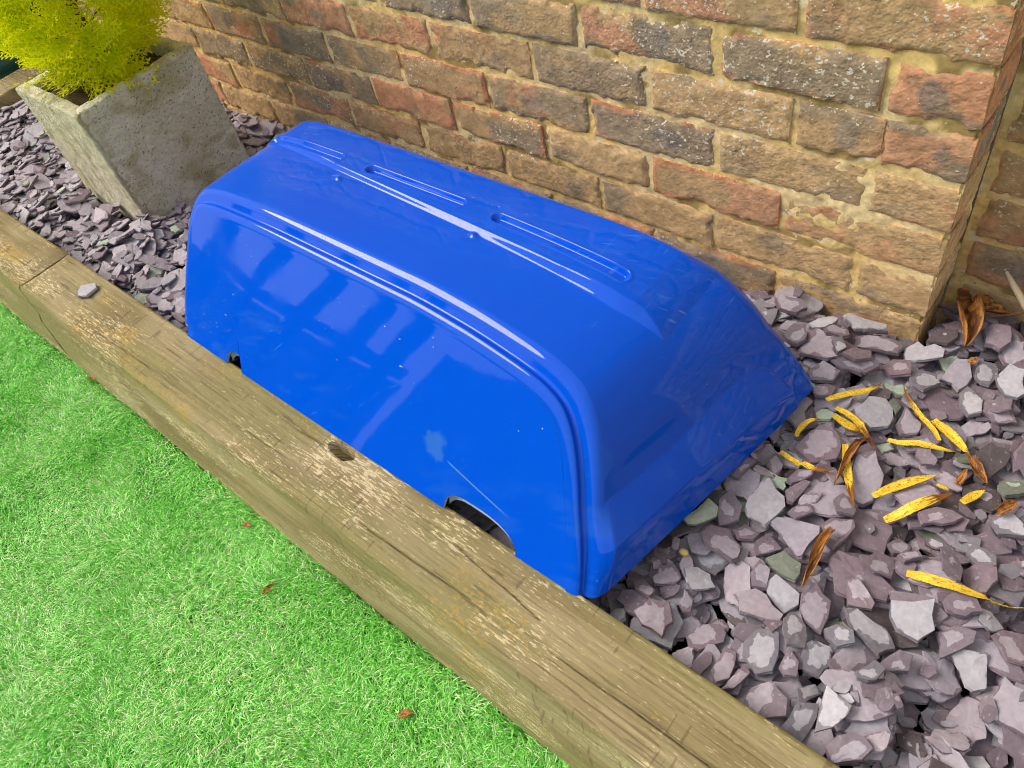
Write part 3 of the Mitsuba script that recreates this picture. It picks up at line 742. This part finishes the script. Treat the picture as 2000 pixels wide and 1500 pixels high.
def shape(c, L, W, n):
    ang = np.sort((np.arange(n) + sr.uniform(-0.42, 0.42, n)) * 2 * np.pi / n)
    ph = sr.random() * np.pi
    e = 2.6
    rr = 1 / (np.abs(np.cos(ang)) ** e + np.abs(np.sin(ang)) ** e) ** (1 / e) * sr.uniform(0.74, 1.14, n)
    p = np.stack([L / 2 * rr * np.cos(ang), W / 2 * rr * np.sin(ang)], 1)
    R = np.array([[math.cos(ph), -math.sin(ph)], [math.sin(ph), math.cos(ph)]])
    p = p @ R.T + c
    # splintered outline: each edge broken once, off its line
    q = (p + np.roll(p, -1, 0)) / 2 + sr.normal(0, 0.035 * L, p.shape)
    return np.stack([p, q], 1).reshape(-1, 2) if L > 0.03 else p
def scatter(N, Lr, tilt, press, thr, dryp, lean=None):
    for _ in range(N):
        x = sr.uniform(-2.46, 0.62); y = sr.uniform(-0.62, PIER)
        L = sr.uniform(*Lr); W = L * sr.uniform(0.45, 0.85)
        if blocked(x, y, L / 2): continue
        u = sr.random()
        tone = 2 if u < 0.022 else 3 if u < 0.10 else 1 if u < 0.24 else 0
        wetter = 0.45 if x < -1.0 else 0.0      # the far end has dried more
        wet = sstep(-0.05, 0.12, x) * sstep(-0.50, -0.38, y)      # the corner under the wall dries last
        v_ = sr.random() + 0.30 * wet - (0.30 if x < -1.0 else 0.12 * sstep(-0.38, -0.5, y))
        d = 9 if v_ < 0.46 else int(round(sr.uniform(3, 6))) if v_ < 0.62 else 0
        lay(shape(V(x, y), L, W, sr.integers(5, 10)), sr.uniform(*thr) * 0.8, tone, d, tilt, press=press, lean=lean)
scatter(5200, (0.024, 0.048), 0.05, 0.4, (0.003, 0.006), 0.3)
scatter(2600, (0.030, 0.058), 0.06, 0.6, (0.004, 0.007), 0.3)
scatter(2300, (0.034, 0.072), 0.09, 0.76, (0.004, 0.008), 0.5)
scatter(1100, (0.040, 0.080), 0.12, 0.84, (0.004, 0.009), 0.6)
scatter(1600, (0.014, 0.034), 0.20, 0.70, (0.003, 0.006), 0.5)
TRACED = """1 1.2 -59 -397 -61 -384 -60 -342 -53 -342 -26 -356 -18 -367 -26 -404 -41 -406
0 1.2 -30 -393 -26 -385 30 -374 34 -384 30 -423 26 -426
2 0 -6 -443 8 -423 33 -429 38 -443 37 -453 8 -451
2 1.2 -114 -455 -104 -407 -86 -412 -81 -426 -95 -452
0 0.66 -85 -460 -81 -440 -61 -430 -36 -445 -30 -464 -34 -473 -72 -472
0 0.55 -91 -404 -85 -383 -62 -396 -57 -413 -74 -433 -84 -421
0 0.6 -60 -426 -52 -407 -28 -412 -30 -427 -47 -436
0 0.4 -28 -425 -22 -405 5 -420 -16 -447
0 0.7 29 -370 34 -354 57 -342 63 -352 55 -395 44 -394
0 1.2 23 -272 20 -248 37 -237 61 -263 65 -285 56 -312 41 -313
0 0.8 -52 -277 -46 -242 -25 -227 0 -249 3 -270 -22 -291
1 1.2 -14 -188 -7 -157 14 -147 34 -169 34 -189 17 -205 -7 -200
1 1.2 -77 -510 -67 -498 -49 -496 -35 -509 -54 -530 -66 -524
0 0.8 -105 -541 -105 -521 -92 -509 -74 -520 -77 -533 -98 -546
0 1.2 -13 -506 4 -485 18 -485 47 -498 46 -511 4 -522
1 1.2 9 -472 14 -455 48 -461 53 -473 44 -492 30 -489
0 0.8 49 -460 58 -440 80 -451 87 -470 88 -493 69 -492 56 -480
0 0.85 -96 -592 -89 -568 -69 -556 -53 -574 -54 -596 -80 -599
0 0.65 -36 -574 -28 -550 -11 -538 1 -545 4 -558 -13 -583 -26 -585
1 0.75 25 -552 31 -530 52 -521 64 -544 66 -562 53 -574 31 -565
1 0.6 48 -504 54 -487 72 -496 82 -523 66 -534 53 -517
1 0.7 82 -529 85 -510 103 -505 113 -520 108 -538 91 -542
1 0.85 98 -457 107 -447 142 -449 159 -465 148 -484 112 -473
1 1.2 133 -424 170 -401 182 -433 174 -452 152 -451 139 -440
0 0.75 84 -421 93 -412 120 -430 121 -438 97 -446
0 0 180 -343 189 -325 208 -324 215 -338 210 -359 191 -366
1 1.2 205 -441 212 -430 234 -420 247 -453 238 -462 230 -462
0 0.7 230 -401 236 -386 257 -377 270 -413 251 -419
0 0.45 176 -397 183 -380 203 -375 215 -387 202 -402 184 -406
0 0.8 10 -597 9 -563 23 -562 31 -593 21 -606
0 0.75 27 -612 33 -575 45 -574 46 -601
0 0.4 113 -299 128 -282 145 -278 158 -282 142 -302 123 -312
0 0.5 100 -347 108 -328 125 -330 124 -344 111 -354
0 0.55 83 -388 95 -371 116 -367 123 -392 105 -400 89 -396
0 0.7 117 -367 133 -350 141 -358 127 -375
0 1.2 79 -283 89 -259 106 -245 123 -251 130 -270 107 -296
3 0 136 -190 146 -159 167 -156 172 -178 159 -214 148 -211
2 0.4 175 -214 176 -196 195 -187 202 -210 185 -225
3 0.35 140 -226 150 -211 176 -210 188 -233 181 -247 152 -246
1 0.8 182 -269 194 -245 216 -257 220 -270 195 -280
1 0.5 176 -315 181 -302 204 -306 208 -318 187 -326
0 0.4 27 -338 32 -320 56 -333 55 -343 38 -351
0 0.5 -12 -377 -5 -359 7 -351 15 -363 1 -382
0 0 -29 -349 -15 -324 -7 -324 -13 -360 -20 -361
0 0.5 -35 -335 -31 -313 -13 -306 -10 -315 -27 -337
0 0.6 -98 -368 -88 -335 -77 -335 -85 -367
0 0.7 -67 -325 -69 -295 -59 -297 -49 -317 -50 -337
0 0.7 -10 -473 -9 -451 7 -455 14 -478 -1 -485
0 0.9 -60 -551 -64 -532 -49 -535 -44 -550 -52 -555
0 0.5 -121 -558 -113 -546 -89 -555 -89 -568 -110 -567
1 0.6 88 -487 97 -475 115 -474 123 -488 109 -501 94 -495
0 0.6 184 -428 196 -414 216 -411 218 -423 198 -454
0 0.5 152 -492 162 -469 176 -467 179 -486 160 -500
1 0.6 136 -526 147 -501 160 -505 157 -523 141 -532
0 0.5 69 -555 69 -531 84 -538 90 -553 78 -559
0 0.3 151 -342 160 -332 181 -352 183 -368 163 -367
0 0.7 57 -611 55 -588 70 -571 93 -579 99 -595 76 -618
1 0.8 130 -598 118 -550 149 -559 149 -569
1 0.5 98 -611 101 -576 120 -564 125 -589 123 -616 110 -620
0 0.75 143 -603 149 -587 171 -575 182 -581 178 -596 156 -615
1 0.7 94 -562 107 -542 117 -548 106 -580
0 0.8 26 -615 31 -597 38 -570 47 -575 40 -601
1 0.8 -128 -609 -124 -594 -111 -588 -102 -601 -108 -614
1 1.2 -99 -37 -94 -25 -41 -15 -33 -28 -72 -54
0 0.8 -70 -63 -60 -49 -19 -32 -5 -40 -6 -58 -63 -83
1 1.2 -4 -36 6 -19 18 -27 28 -18 45 -25 47 -40 6 -61
0 0.7 -195 -56 -192 -43 -160 -37 -147 -48 -157 -63 -185 -66
0 0.6 -154 -111 -150 -86 -132 -84 -121 -103 -126 -123 -145 -119
0 0.85 -105 -90 -98 -72 -77 -67 -70 -77 -77 -91 -98 -96
1 1.2 -133 -77 -116 -58 -97 -57 -97 -68 -122 -85
0 1.2 55 -65 59 -24 76 -20 90 -48 83 -77
1 0.75 21 -94 28 -74 51 -71 61 -87 49 -118 29 -108
0 0.6 -13 -98 -8 -74 15 -69 25 -98 2 -108
0 0 -62 -126 -55 -106 -32 -93 -27 -109 -42 -128
0 0.9 -97 -150 -84 -129 -55 -139 -56 -156 -86 -163
1 0.7 -84 -109 -76 -94 -62 -110 -68 -125
1 0.7 93 -52 86 -15 106 -13 116 -35 113 -59
1 1.2 114 -46 122 -19 141 -24 154 -62 149 -71 128 -65
1 0.8 85 -88 91 -72 116 -90 121 -114 109 -122 94 -107
0 0 72 24 80 35 102 34 112 10 104 -5 84 1
3 0 17 -21 23 8 46 12 51 -2 43 -19
0 0.9 -80 -170 -62 -162 -48 -167 -46 -185 -67 -188
2 1.2 -54 -214 -49 -202 -31 -204 -32 -216 -46 -222
3 0 -8 -147 -3 -131 14 -130 17 -144 5 -154
2 0 17 -153 20 -140 35 -148 34 -164
0 0.8 39 -176 38 -144 66 -160 68 -179 50 -187"""
first_traced = len(chips)
for line in TRACED.strip().split('\n'):
    n_ = line.split(); tone, dry = int(n_[0]), float(n_[1])
    P = np.array(n_[2:], float).reshape(-1, 2) / 1000
    # break the straight runs of the outline
    Q = []
    for a, b in zip(P, np.roll(P, -1, 0)):
        Q.append(a)
        if np.linalg.norm(b - a) > 0.018: Q.append((a + b) / 2 + sr.normal(0, 0.0016, 2))
    lay(np.array(Q), sr.uniform(0.006, 0.010), tone, min(9, int(round(dry / 0.14))), 0.05, press=0.93)
traced_keys = set(range(first_traced, len(chips)))
def chip_mesh(poly, g, base, th, tone, dry, idx, fine):
    r = np.random.default_rng(idx + 1000)
    c = poly.mean(0); n = len(poly); d = poly - c
    def ring(s, dz, jt):
        p = d * (s + r.normal(0, jt, n))[:, None]
        return np.c_[p + c, g[0] * p[:, 0] + g[1] * p[:, 1] + base + dz * th + r.normal(0, 0.00025, n)], p
    rings = [ring(np.full(n, 0.93), 0.0, 0.03), ring(np.full(n, 1.0), 0.40 if not fine else 0.30, 0.02)]
    if fine: rings += [ring(np.full(n, 0.985), 0.55, 0.015), ring(np.full(n, 0.965), 0.66, 0.02)]
    rings += [ring(np.full(n, 0.955), 0.97, 0.025)]
    if fine: rings += [ring(np.full(n, 0.48), 1.02, 0.08)]
    v = np.vstack([a for a, _ in rings]); loc = np.vstack([b for _, b in rings])
    k = len(rings)
    f = tri(grid_faces(k, n, wrap=True, flip=True))
    cc = np.r_[c, base + th * 1.02]
    v = np.vstack([v, cc]); loc = np.vstack([loc, [0, 0]])
    j = np.arange(n); f = np.vstack([f, np.stack([(k - 1) * n + j, (k - 1) * n + (j + 1) % n, j * 0 + k * n], 1)])
    # local outline coordinates: 1 at the rim of the upper face
    ang = np.arctan2(loc[:, 1], loc[:, 0])
    pa = np.arctan2(d[:, 1], d[:, 0]); pr = np.linalg.norm(d, axis=1) * 0.9
    o = np.argsort(pa); rimr = np.interp(ang, pa[o], pr[o], period=2 * np.pi)
    rr = np.linalg.norm(loc, axis=1) / np.maximum(rimr, 1e-6)
    up = np.repeat(np.arange(k), n) < k - (2 if fine else 1)
    rr[:k * n][up] = 1.45
    L = np.stack([rr * np.cos(ang), rr * np.sin(ang)], 1)
    seed = (idx % 600) * 10 + dry
    uv = np.stack([tone * 10 + 5 + L[:, 0], seed * 10 + 5 + L[:, 1]], 1)
    return v, f, uv
# the 300 chips that show largest are parts of the bed; the rest are one part of it
w = []
for i, (poly, g, base, th, tone, dry) in enumerate(chips):
    c = np.r_[poly.mean(0), base + th]; dd = c - CAM; depth = dd @ FWD
    rgt = np.cross(DOWN, FWD); px, py = (dd @ rgt) / depth, (dd @ DOWN) / depth
    a_, b_ = poly.max(0) - poly.min(0)
    hid = (-1.02 < c[0] < -0.16 and c[1] > -0.60) or (c[0] < -1.5 and c[1] > -0.12) or (-2.2 < c[0] < -1.79 and c[1] > -0.28)
    buried = Hm[np.clip(int((c[0] - H0x) / CELL), 0, HX - 1), np.clip(int((c[1] - H0y) / CELL), 0, HY - 1)] - (base + th) > 0.004
    w.append(a_ * b_ / depth ** 2 * (0.02 if buried else 1) * (0.02 if hid else 1) * (1 if abs(px) < 0.68 and abs(py) < 0.51 else 0.01) * (9 if i in traced_keys else 1))
best = set(np.argsort(w)[::-1][:300].tolist())
rest_v, rest_f, rest_uv, at = [], [], [], 0
for i, ch in enumerate(chips):
    if i in best:
        v, f, uv = chip_mesh(*ch, i, True)
        # facets stay crisp: every triangle has vertices of its own
        key = obj('slate_chip', (v[f].reshape(-1, 3), np.arange(len(f) * 3).reshape(-1, 3)), M['slate'], SB, uv=uv[f].reshape(-1, 2))
        if ch[4] == 2: labels[key] = {'label': 'pale green slate chip among the plum ones'}
    else:
        v, f, uv = chip_mesh(*ch, i, False)
        rest_v.append(v[f].reshape(-1, 3)); rest_uv.append(uv[f].reshape(-1, 2)); n3 = len(f) * 3
        rest_f.append(np.arange(n3).reshape(-1, 3) + at); at += n3
k = obj('small_slate_chips', (np.vstack(rest_v), np.vstack(rest_f)), M['slate'], SB, uv=np.vstack(rest_uv))
labels[k] = {'label': 'smaller and half-buried slate chippings filling the bed', 'kind': 'stuff'}
def ground_z(x, y, r=0.008):
    i, j, q = int((x - H0x) / CELL), int((y - H0y) / CELL), max(1, int(r / CELL))
    return float(np.max(Hm[max(i - q, 0):i + q + 1, max(j - q, 0):j + q + 1]))

# the one chip that has strayed onto the sleeper
P = V((-1.318, -0.677), (-1.333, -0.661), (-1.306, -0.640), (-1.290, -0.647), (-1.289, -0.671), (-1.306, -0.682)).reshape(-1, 2)
v, f, uv = chip_mesh(P[::1], V(0.02, 0.03), 0.0205, 0.006, 1, 9, 4242, True)
tag(obj('slate_flake', (v[f].reshape(-1, 3), np.arange(len(f) * 3).reshape(-1, 3)), M['slate'], uv=uv[f].reshape(-1, 2)), 'pale grey slate flake lying alone on top of the timber sleeper', 'slate')

# ---------------------------------------------------------------- artificial grass
lr = np.random.default_rng(5)
view = [(-1.95, -0.70), (-1.40, -1.02), (-0.98, -1.30), (-0.62, -1.40), (-0.12, -0.93), (0.10, -0.76), (0.10, -0.70)]
NB = 300000
bx_, by_ = lr.uniform(-1.95, 0.10, NB), lr.uniform(-1.40, -0.7365, NB)
edge_y = -0.742 - 0.012 * 0 
ok = inside(np.array(view), bx_, by_) & (by_ < -0.752)
bx_, by_ = bx_[ok], by_[ok]
nb = len(bx_)
pn = np.stack([bx_ * 14, by_ * 14, bx_ * 0], -1)
dirn = (meshkit.fbm(pn * 0.7, 3) * 3.4 + lr.normal(0, 0.36, nb)) * 2.4 + 0.5
hgt = lr.uniform(0.020, 0.036, nb) * (0.8 + 0.4 * meshkit.fbm(pn + 40, 2))
leanv = np.clip(lr.normal(0.75, 0.28, nb) + 0.7 * (meshkit.fbm(pn * 0.5 + 9, 2) - 0.5), 0.05, 1.4)
wdt = lr.uniform(0.0010, 0.0017, nb)
dxy = np.stack([np.cos(dirn), np.sin(dirn)], 1); sxy = np.stack([-dxy[:, 1], dxy[:, 0]], 1)
p0 = np.stack([bx_, by_, np.full(nb, LAWN_Z)], 1)
def along(s, extra):
    ang = leanv * (0.35 + extra * s)
    return p0 + np.concatenate([dxy * (np.sin(ang) * hgt * s)[:, None], (np.cos(ang) * hgt * s)[:, None]], 1)
m1_, m2_, m3_ = along(0.42, 0.6), along(0.78, 0.75), along(1.0, 0.95)
S3 = np.concatenate([sxy, np.zeros((nb, 1))], 1)
bl = np.stack([p0 - S3 * wdt[:, None] / 2, p0 + S3 * wdt[:, None] / 2, m1_ - S3 * wdt[:, None] / 2, m1_ + S3 * wdt[:, None] / 2, m2_ - S3 * wdt[:, None] * 0.4, m2_ + S3 * wdt[:, None] * 0.4, m3_], 1)
fl = np.array([[0, 1, 3], [0, 3, 2], [2, 3, 5], [2, 5, 4], [4, 5, 6]])
tone = np.clip(lr.random(nb) + 0.5 * (meshkit.fbm(pn * 0.6 + 60, 3) - 0.5), 0, 1)
pal = np.where(tone[:, None] < 0.62, V(0.19, 0.62, 0.085), np.where(tone[:, None] < 0.84, V(0.36, 0.78, 0.20), V(0.62, 0.84, 0.42))) * lr.uniform(0.75, 1.25, (nb, 1))
gk = obj('artificial_grass', (bl.reshape(-1, 3), (np.arange(nb)[:, None, None] * 7 + fl).reshape(-1, 3)), M['vertex'], smooth=False, color=np.repeat(pal, 7, 0))
tag(gk, 'bright green artificial grass pile lying in tufts', 'grass', kind='stuff')

# ---------------------------------------------------------------- fallen leaves and litter
leaf_no = [0]
def leaf(name, pts, width, label, bsdf, cat, lift=0.004, curl=0.13, twist=0.0, group=None, zs=None, butt=0.35):
    seed = leaf_no[0]; leaf_no[0] += 1
    r = np.random.default_rng(seed + 300)
    P = np.array(pts, float)
    if P.max() > 2 or P.min() < -2: P = P / 1000
    s = np.r_[0, np.cumsum(np.linalg.norm(np.diff(P, axis=0), axis=1))]; s /= s[-1]
    n, m = 26, 7
    u = np.linspace(0, 1, n)
    xy = np.stack([CubicSpline(s, P[:, i])(u) if len(P) > 2 else np.interp(u, s, P[:, i]) for i in (0, 1)], 1)
    if zs is None:
        z = np.array([ground_z(x, y) for x, y in xy])
        z = np.maximum(gaussian_filter1d(z, 5), z - 0.004) + lift
    else: z = np.interp(u, np.linspace(0, 1, len(zs)), zs)
    C = np.c_[xy, z]
    t = np.gradient(C, axis=0); t /= np.linalg.norm(t, axis=1, keepdims=True)
    sd = np.cross(t, V(0, 0, 1)); sd /= np.linalg.norm(sd, axis=1, keepdims=True); up = np.cross(sd, t)
    wd = width * (butt + (1 - butt) * np.sin(np.pi * np.clip(u * 0.85 + 0.12, 0, 1)) ** 0.8) * (1 - u ** 5 * 0.8)
    c = np.linspace(-1, 1, m)
    ang = twist * (u - 0.3)
    S = sd * np.cos(ang)[:, None] + up * np.sin(ang)[:, None]; U = up * np.cos(ang)[:, None] - sd * np.sin(ang)[:, None]
    v = C[:, None] + S[:, None] * (c[None, :, None] * wd[:, None, None] / 2) + U[:, None] * ((np.abs(c) ** 1.4)[None, :, None] * wd[:, None, None] * curl)
    v = v + (meshkit.fbm(v * 130 + seed, 3)[..., None] - 0.5) * 0.0012
    vb = v - U[:, None] * 0.0006
    N = n * m
    f = tri(grid_faces(n, m)); fb = f[:, ::-1] + N
    bd = np.r_[np.arange(m), [i * m + m - 1 for i in range(1, n)], (n - 1) * m + np.arange(m - 2, -1, -1), [i * m for i in range(n - 2, 0, -1)]]
    b2 = np.roll(bd, -1)
    rim = np.vstack([np.stack([bd, b2, b2 + N], 1), np.stack([bd, b2 + N, bd + N], 1)])
    uv = np.stack(np.meshgrid(u + 2 * seed, c, indexing='ij'), -1).reshape(-1, 2)
    k = obj(name, (np.vstack([v.reshape(-1, 3), vb.reshape(-1, 3)]), np.vstack([f, fb, rim])), bsdf, smooth=True, uv=np.vstack([uv, uv]))
    return tag(k, label, cat, group)
G = 'yellow strap leaves fallen on the slate'
Lf = lambda pts, w, lab, **k: leaf('fallen_leaf', pts, w, lab, M['leaf'], 'leaf', group=G, **k)
Lf([(-48,-197),(-27,-172),(-7,-144),(-2,-126)], .0095, 'yellow leaf with brown tip beside the far right corner of the blue cover')
Lf([(95,-185),(68,-161),(41,-142),(25,-123)], .0075, 'thin straight yellow leaf with a brown upper end, above the widest yellow leaf', twist=.6)
Lf([(76,-151),(100,-165),(133,-190)], .014, 'broad flat yellow leaf lying furthest up and right of the yellow ones')
Lf([(41,-206),(75,-204),(119,-190)], .009, 'yellow leaf browning at its right tip, below the broad upper one')
Lf([(62,-300),(85,-265),(112,-232)], .0125, 'upper of two parallel broad yellow leaves')
Lf([(86,-322),(110,-291),(136,-252)], .0135, 'lower of two parallel broad yellow leaves')
Lf([(2,-248),(20,-282),(39,-316),(52,-336)], .011, 'upright yellow leaf crossed by a brown twisted one')
Lf([(134,-388),(172,-380),(202,-374),(246,-354)], .0125, 'long twisted yellow leaf lowest on the right, alone on dark slate', twist=2.0)
Lf([(-63,-295),(-34,-303),(-6,-305),(9,-294)], .009, 'dull yellow leaf turning into a brown thread, nearest the blue cover')
Lf([(-31,-209),(0,-213),(19,-213)], .012, 'wide pale yellow leaf of the crossed pile')
Lf([(-32,-202),(5,-211),(36,-231)], .0095, 'brown-edged leaf slanting through the crossed pile', lift=.007)
Lf([(-57,-261),(-56,-241),(-41,-226)], .008, 'short bent yellow leaf next to the blue cover edge', curl=.4)
Lf([(116,-249),(133,-247)], .005, 'tiny orange leaf scrap right of the two parallel leaves')
Lf([(149,-257),(156,-240),(164,-223)], .011, 'orange-brown leaf scrap near the right edge')
GD = 'dead brown leaves on the slate'
Ld = lambda pts, w, lab, **k: leaf('dead_leaf', pts, w, lab, M['dead'], 'leaf', group=GD, **k)
Ld([(22,-220),(13,-260),(14,-296),(20,-321)], .010, 'brown twisted leaf lying across the upright yellow one', lift=.008, twist=2.5, curl=.5)
Ld([(46,-375),(41,-402),(42,-434),(47,-458)], .012, 'curled brown leaf standing alone between large slates', twist=1.6, curl=.7, lift=.006)
Ld([(134,-192),(149,-207),(163,-215)], .014, 'dark brown leaf at the tip of the broad upper yellow leaf', curl=.3)
Ld([(135,-233),(137,-207)], .009, 'small dark brown leaf left of the orange-brown scrap')
Ld([(186,-262),(198,-233)], .012, 'brown curled leaf cut by the right edge of the picture', curl=.6)
Ld([(44,72),(38,46),(46,18),(64,-20)], .034, 'large crumpled orange-brown leaf in the corner by the brick pier', curl=.9, twist=1.0, lift=.010)
Ld([(40,80),(62,72),(75,83)], .018, 'crumpled brown leaf against the wall behind the large orange-brown one', curl=.7, lift=.012)
Ld([(62,60),(80,66),(92,80)], .016, 'pale brown leaf right of the crumpled pair by the wall', curl=.6, lift=.008)
Ld([(78,-32),(84,-20)], .010, 'small orange leaf scrap below the large crumpled leaf')
k = obj('dry_stick', tube([V(0.0675, 0.080, 0.055), V(0.085, 0.070, 0.042), V(0.1037, 0.060, 0.0287), V(0.16, 0.028, -0.012)], [0.0022, 0.0042, 0.0048, 0.0045], 9), M['stick'], smooth=True)
tag(k, 'pale dry stick leaning on the recessed wall at the right edge', 'stick')
k = obj('straw', tube([V(0.056, 0.040, ground_z(.056, .04) + .006), V(0.082, 0.060, ground_z(.082, .06) + .007), V(0.12, 0.080, 0.002)], [0.0014, 0.0014, 0.0012], 6), M['bark'], smooth=True)
tag(k, 'thin brown stalk lying beside the crumpled orange-brown leaf', 'stalk')
k = obj('pebble', trimesh.creation.icosphere(2, 0.0052).apply_transform(trimesh.transformations.scale_and_translate((1.2, 0.9, 0.8), (-0.088, -0.493, ground_z(-.088, -.493) + .003))), {'type': 'twosided', 'bsdf': {'type': 'principled', 'base_color': {'type': 'rgb', 'value': [0.55, 0.45, 0.16]}, 'roughness': 0.6}}, smooth=True)
tag(k, 'tiny yellow pebble near the front corner of the blue cover', 'pebble')
gz = LAWN_Z + 0.022
leaf('leaf_scrap', [(-0.777, -0.785), (-0.760, -0.779)], .010, 'small brown leaf scrap on the grass near the sleeper, upper one', M['dead'], 'leaf', zs=[gz, gz + .003], curl=.4)
leaf('leaf_scrap', [(-0.640, -0.846), (-0.634, -0.822)], .009, 'brown seed-like leaf scrap on the grass below the upper one', M['dead'], 'leaf', zs=[gz, gz + .008], curl=.6)
leaf('leaf_scrap', [(-0.325, -0.845), (-0.312, -0.828)], .011, 'largest brown leaf scrap on the grass, nearest the sleeper', M['dead'], 'leaf', zs=[gz + .004, gz + .004], curl=.2)
leaf('leaf_scrap', [(-1.384, -0.756), (-1.352, -0.757)], .012, 'reddish dead leaf at the foot of the sleeper, far left', M['dead'], 'leaf', zs=[gz, gz + .008], curl=.5)
k = obj('twig', tube([V(-0.511, -1.050, gz + .003), V(-0.509, -1.034, gz + .005), V(-0.505, -1.012, gz + .004)], [0.0012, 0.0016, 0.0010], 6), M['stick'], smooth=True)
tag(k, 'short straw-coloured twig on the grass', 'twig')

# ---------------------------------------------------------------- green tub at the far left
POT = thing('green_tub', 'round ribbed dark green plastic tub at the top left, behind the conifer', 'tub')
prof = [(0.155, -0.20), (0.165, -0.19)]
for i in range(60):
    z = -0.19 + i * 0.009
    prof.append((0.168 + 0.045 * (i / 60) + 0.0045 * math.sin(i * 1.05), z))
prof += [(0.235, 0.352), (0.235, 0.375), (0.222, 0.375), (0.19, 0.33), (0.16, 0.0)]
ang = np.linspace(0, 2 * np.pi, 64, endpoint=False)
pr_ = np.array(prof)
v = np.stack([pr_[:, :1] * np.cos(ang), pr_[:, :1] * np.sin(ang), np.repeat(pr_[:, 1:], 64, 1)], -1).reshape(-1, 3) + V(-2.86, -0.16, -0.10)
obj('body', (v, tri(grid_faces(len(pr_), 64, wrap=True))), M['pot'], POT, smooth=40)

# ---------------------------------------------------------------- the garden behind the photographer: what the gloss of the cover mirrors
fr = np.random.default_rng(8)
mat('fence', principled((0.13, 0.075, 0.038), 0.85))
mat('grey_fence', principled((0.20, 0.19, 0.17), 0.85))
mat('dark_post', principled((0.035, 0.028, 0.022), 0.8))
def fence(name, label, bsdf, p0, p1, top, cat='fence'):
    k = thing(name, label, cat)
    p0, p1 = V(*p0), V(*p1); L = np.linalg.norm(p1 - p0); d = (p1 - p0) / L; n = V(-d[1], d[0])
    for i in range(int(L / 0.14)):
        c = p0 + d * (0.07 + 0.14 * i) + n * 0.012 * (i % 2); h = top + fr.normal(0, 0.004) + 0.3
        s = V(abs(d[0]) * 0.148 + abs(n[0]) * 0.018, abs(d[1]) * 0.148 + abs(n[1]) * 0.018, h)
        obj('board', box(V(c[0], c[1], h / 2 - 0.3), s), bsdf, k)
fence('garden_fence', 'tall brown timber fence along the far side of the lawn', M['fence'], (-3.7, -4.6), (5.0, -4.6), 1.75)
fence('garden_fence', 'low grey timber fence continuing to the left of the tall one', M['grey_fence'], (-10.0, -4.62), (-3.7, -4.62), 1.18)
PG = thing('pergola', 'dark timber pergola in front of the low grey fence', 'pergola')
for x in (-6.6, -5.75, -4.95, -4.3, -3.85): obj('post', box(V(x, -4.3, 0.8), V(0.13, 0.13, 2.2)), M['dark_post'], PG)
obj('beam', box(V(-5.2, -4.3, 1.22), V(3.1, 0.05, 0.16)), M['dark_post'], PG)
obj('top_beam', box(V(-5.2, -4.3, 1.98), V(3.3, 0.12, 0.16)), M['dark_post'], PG)
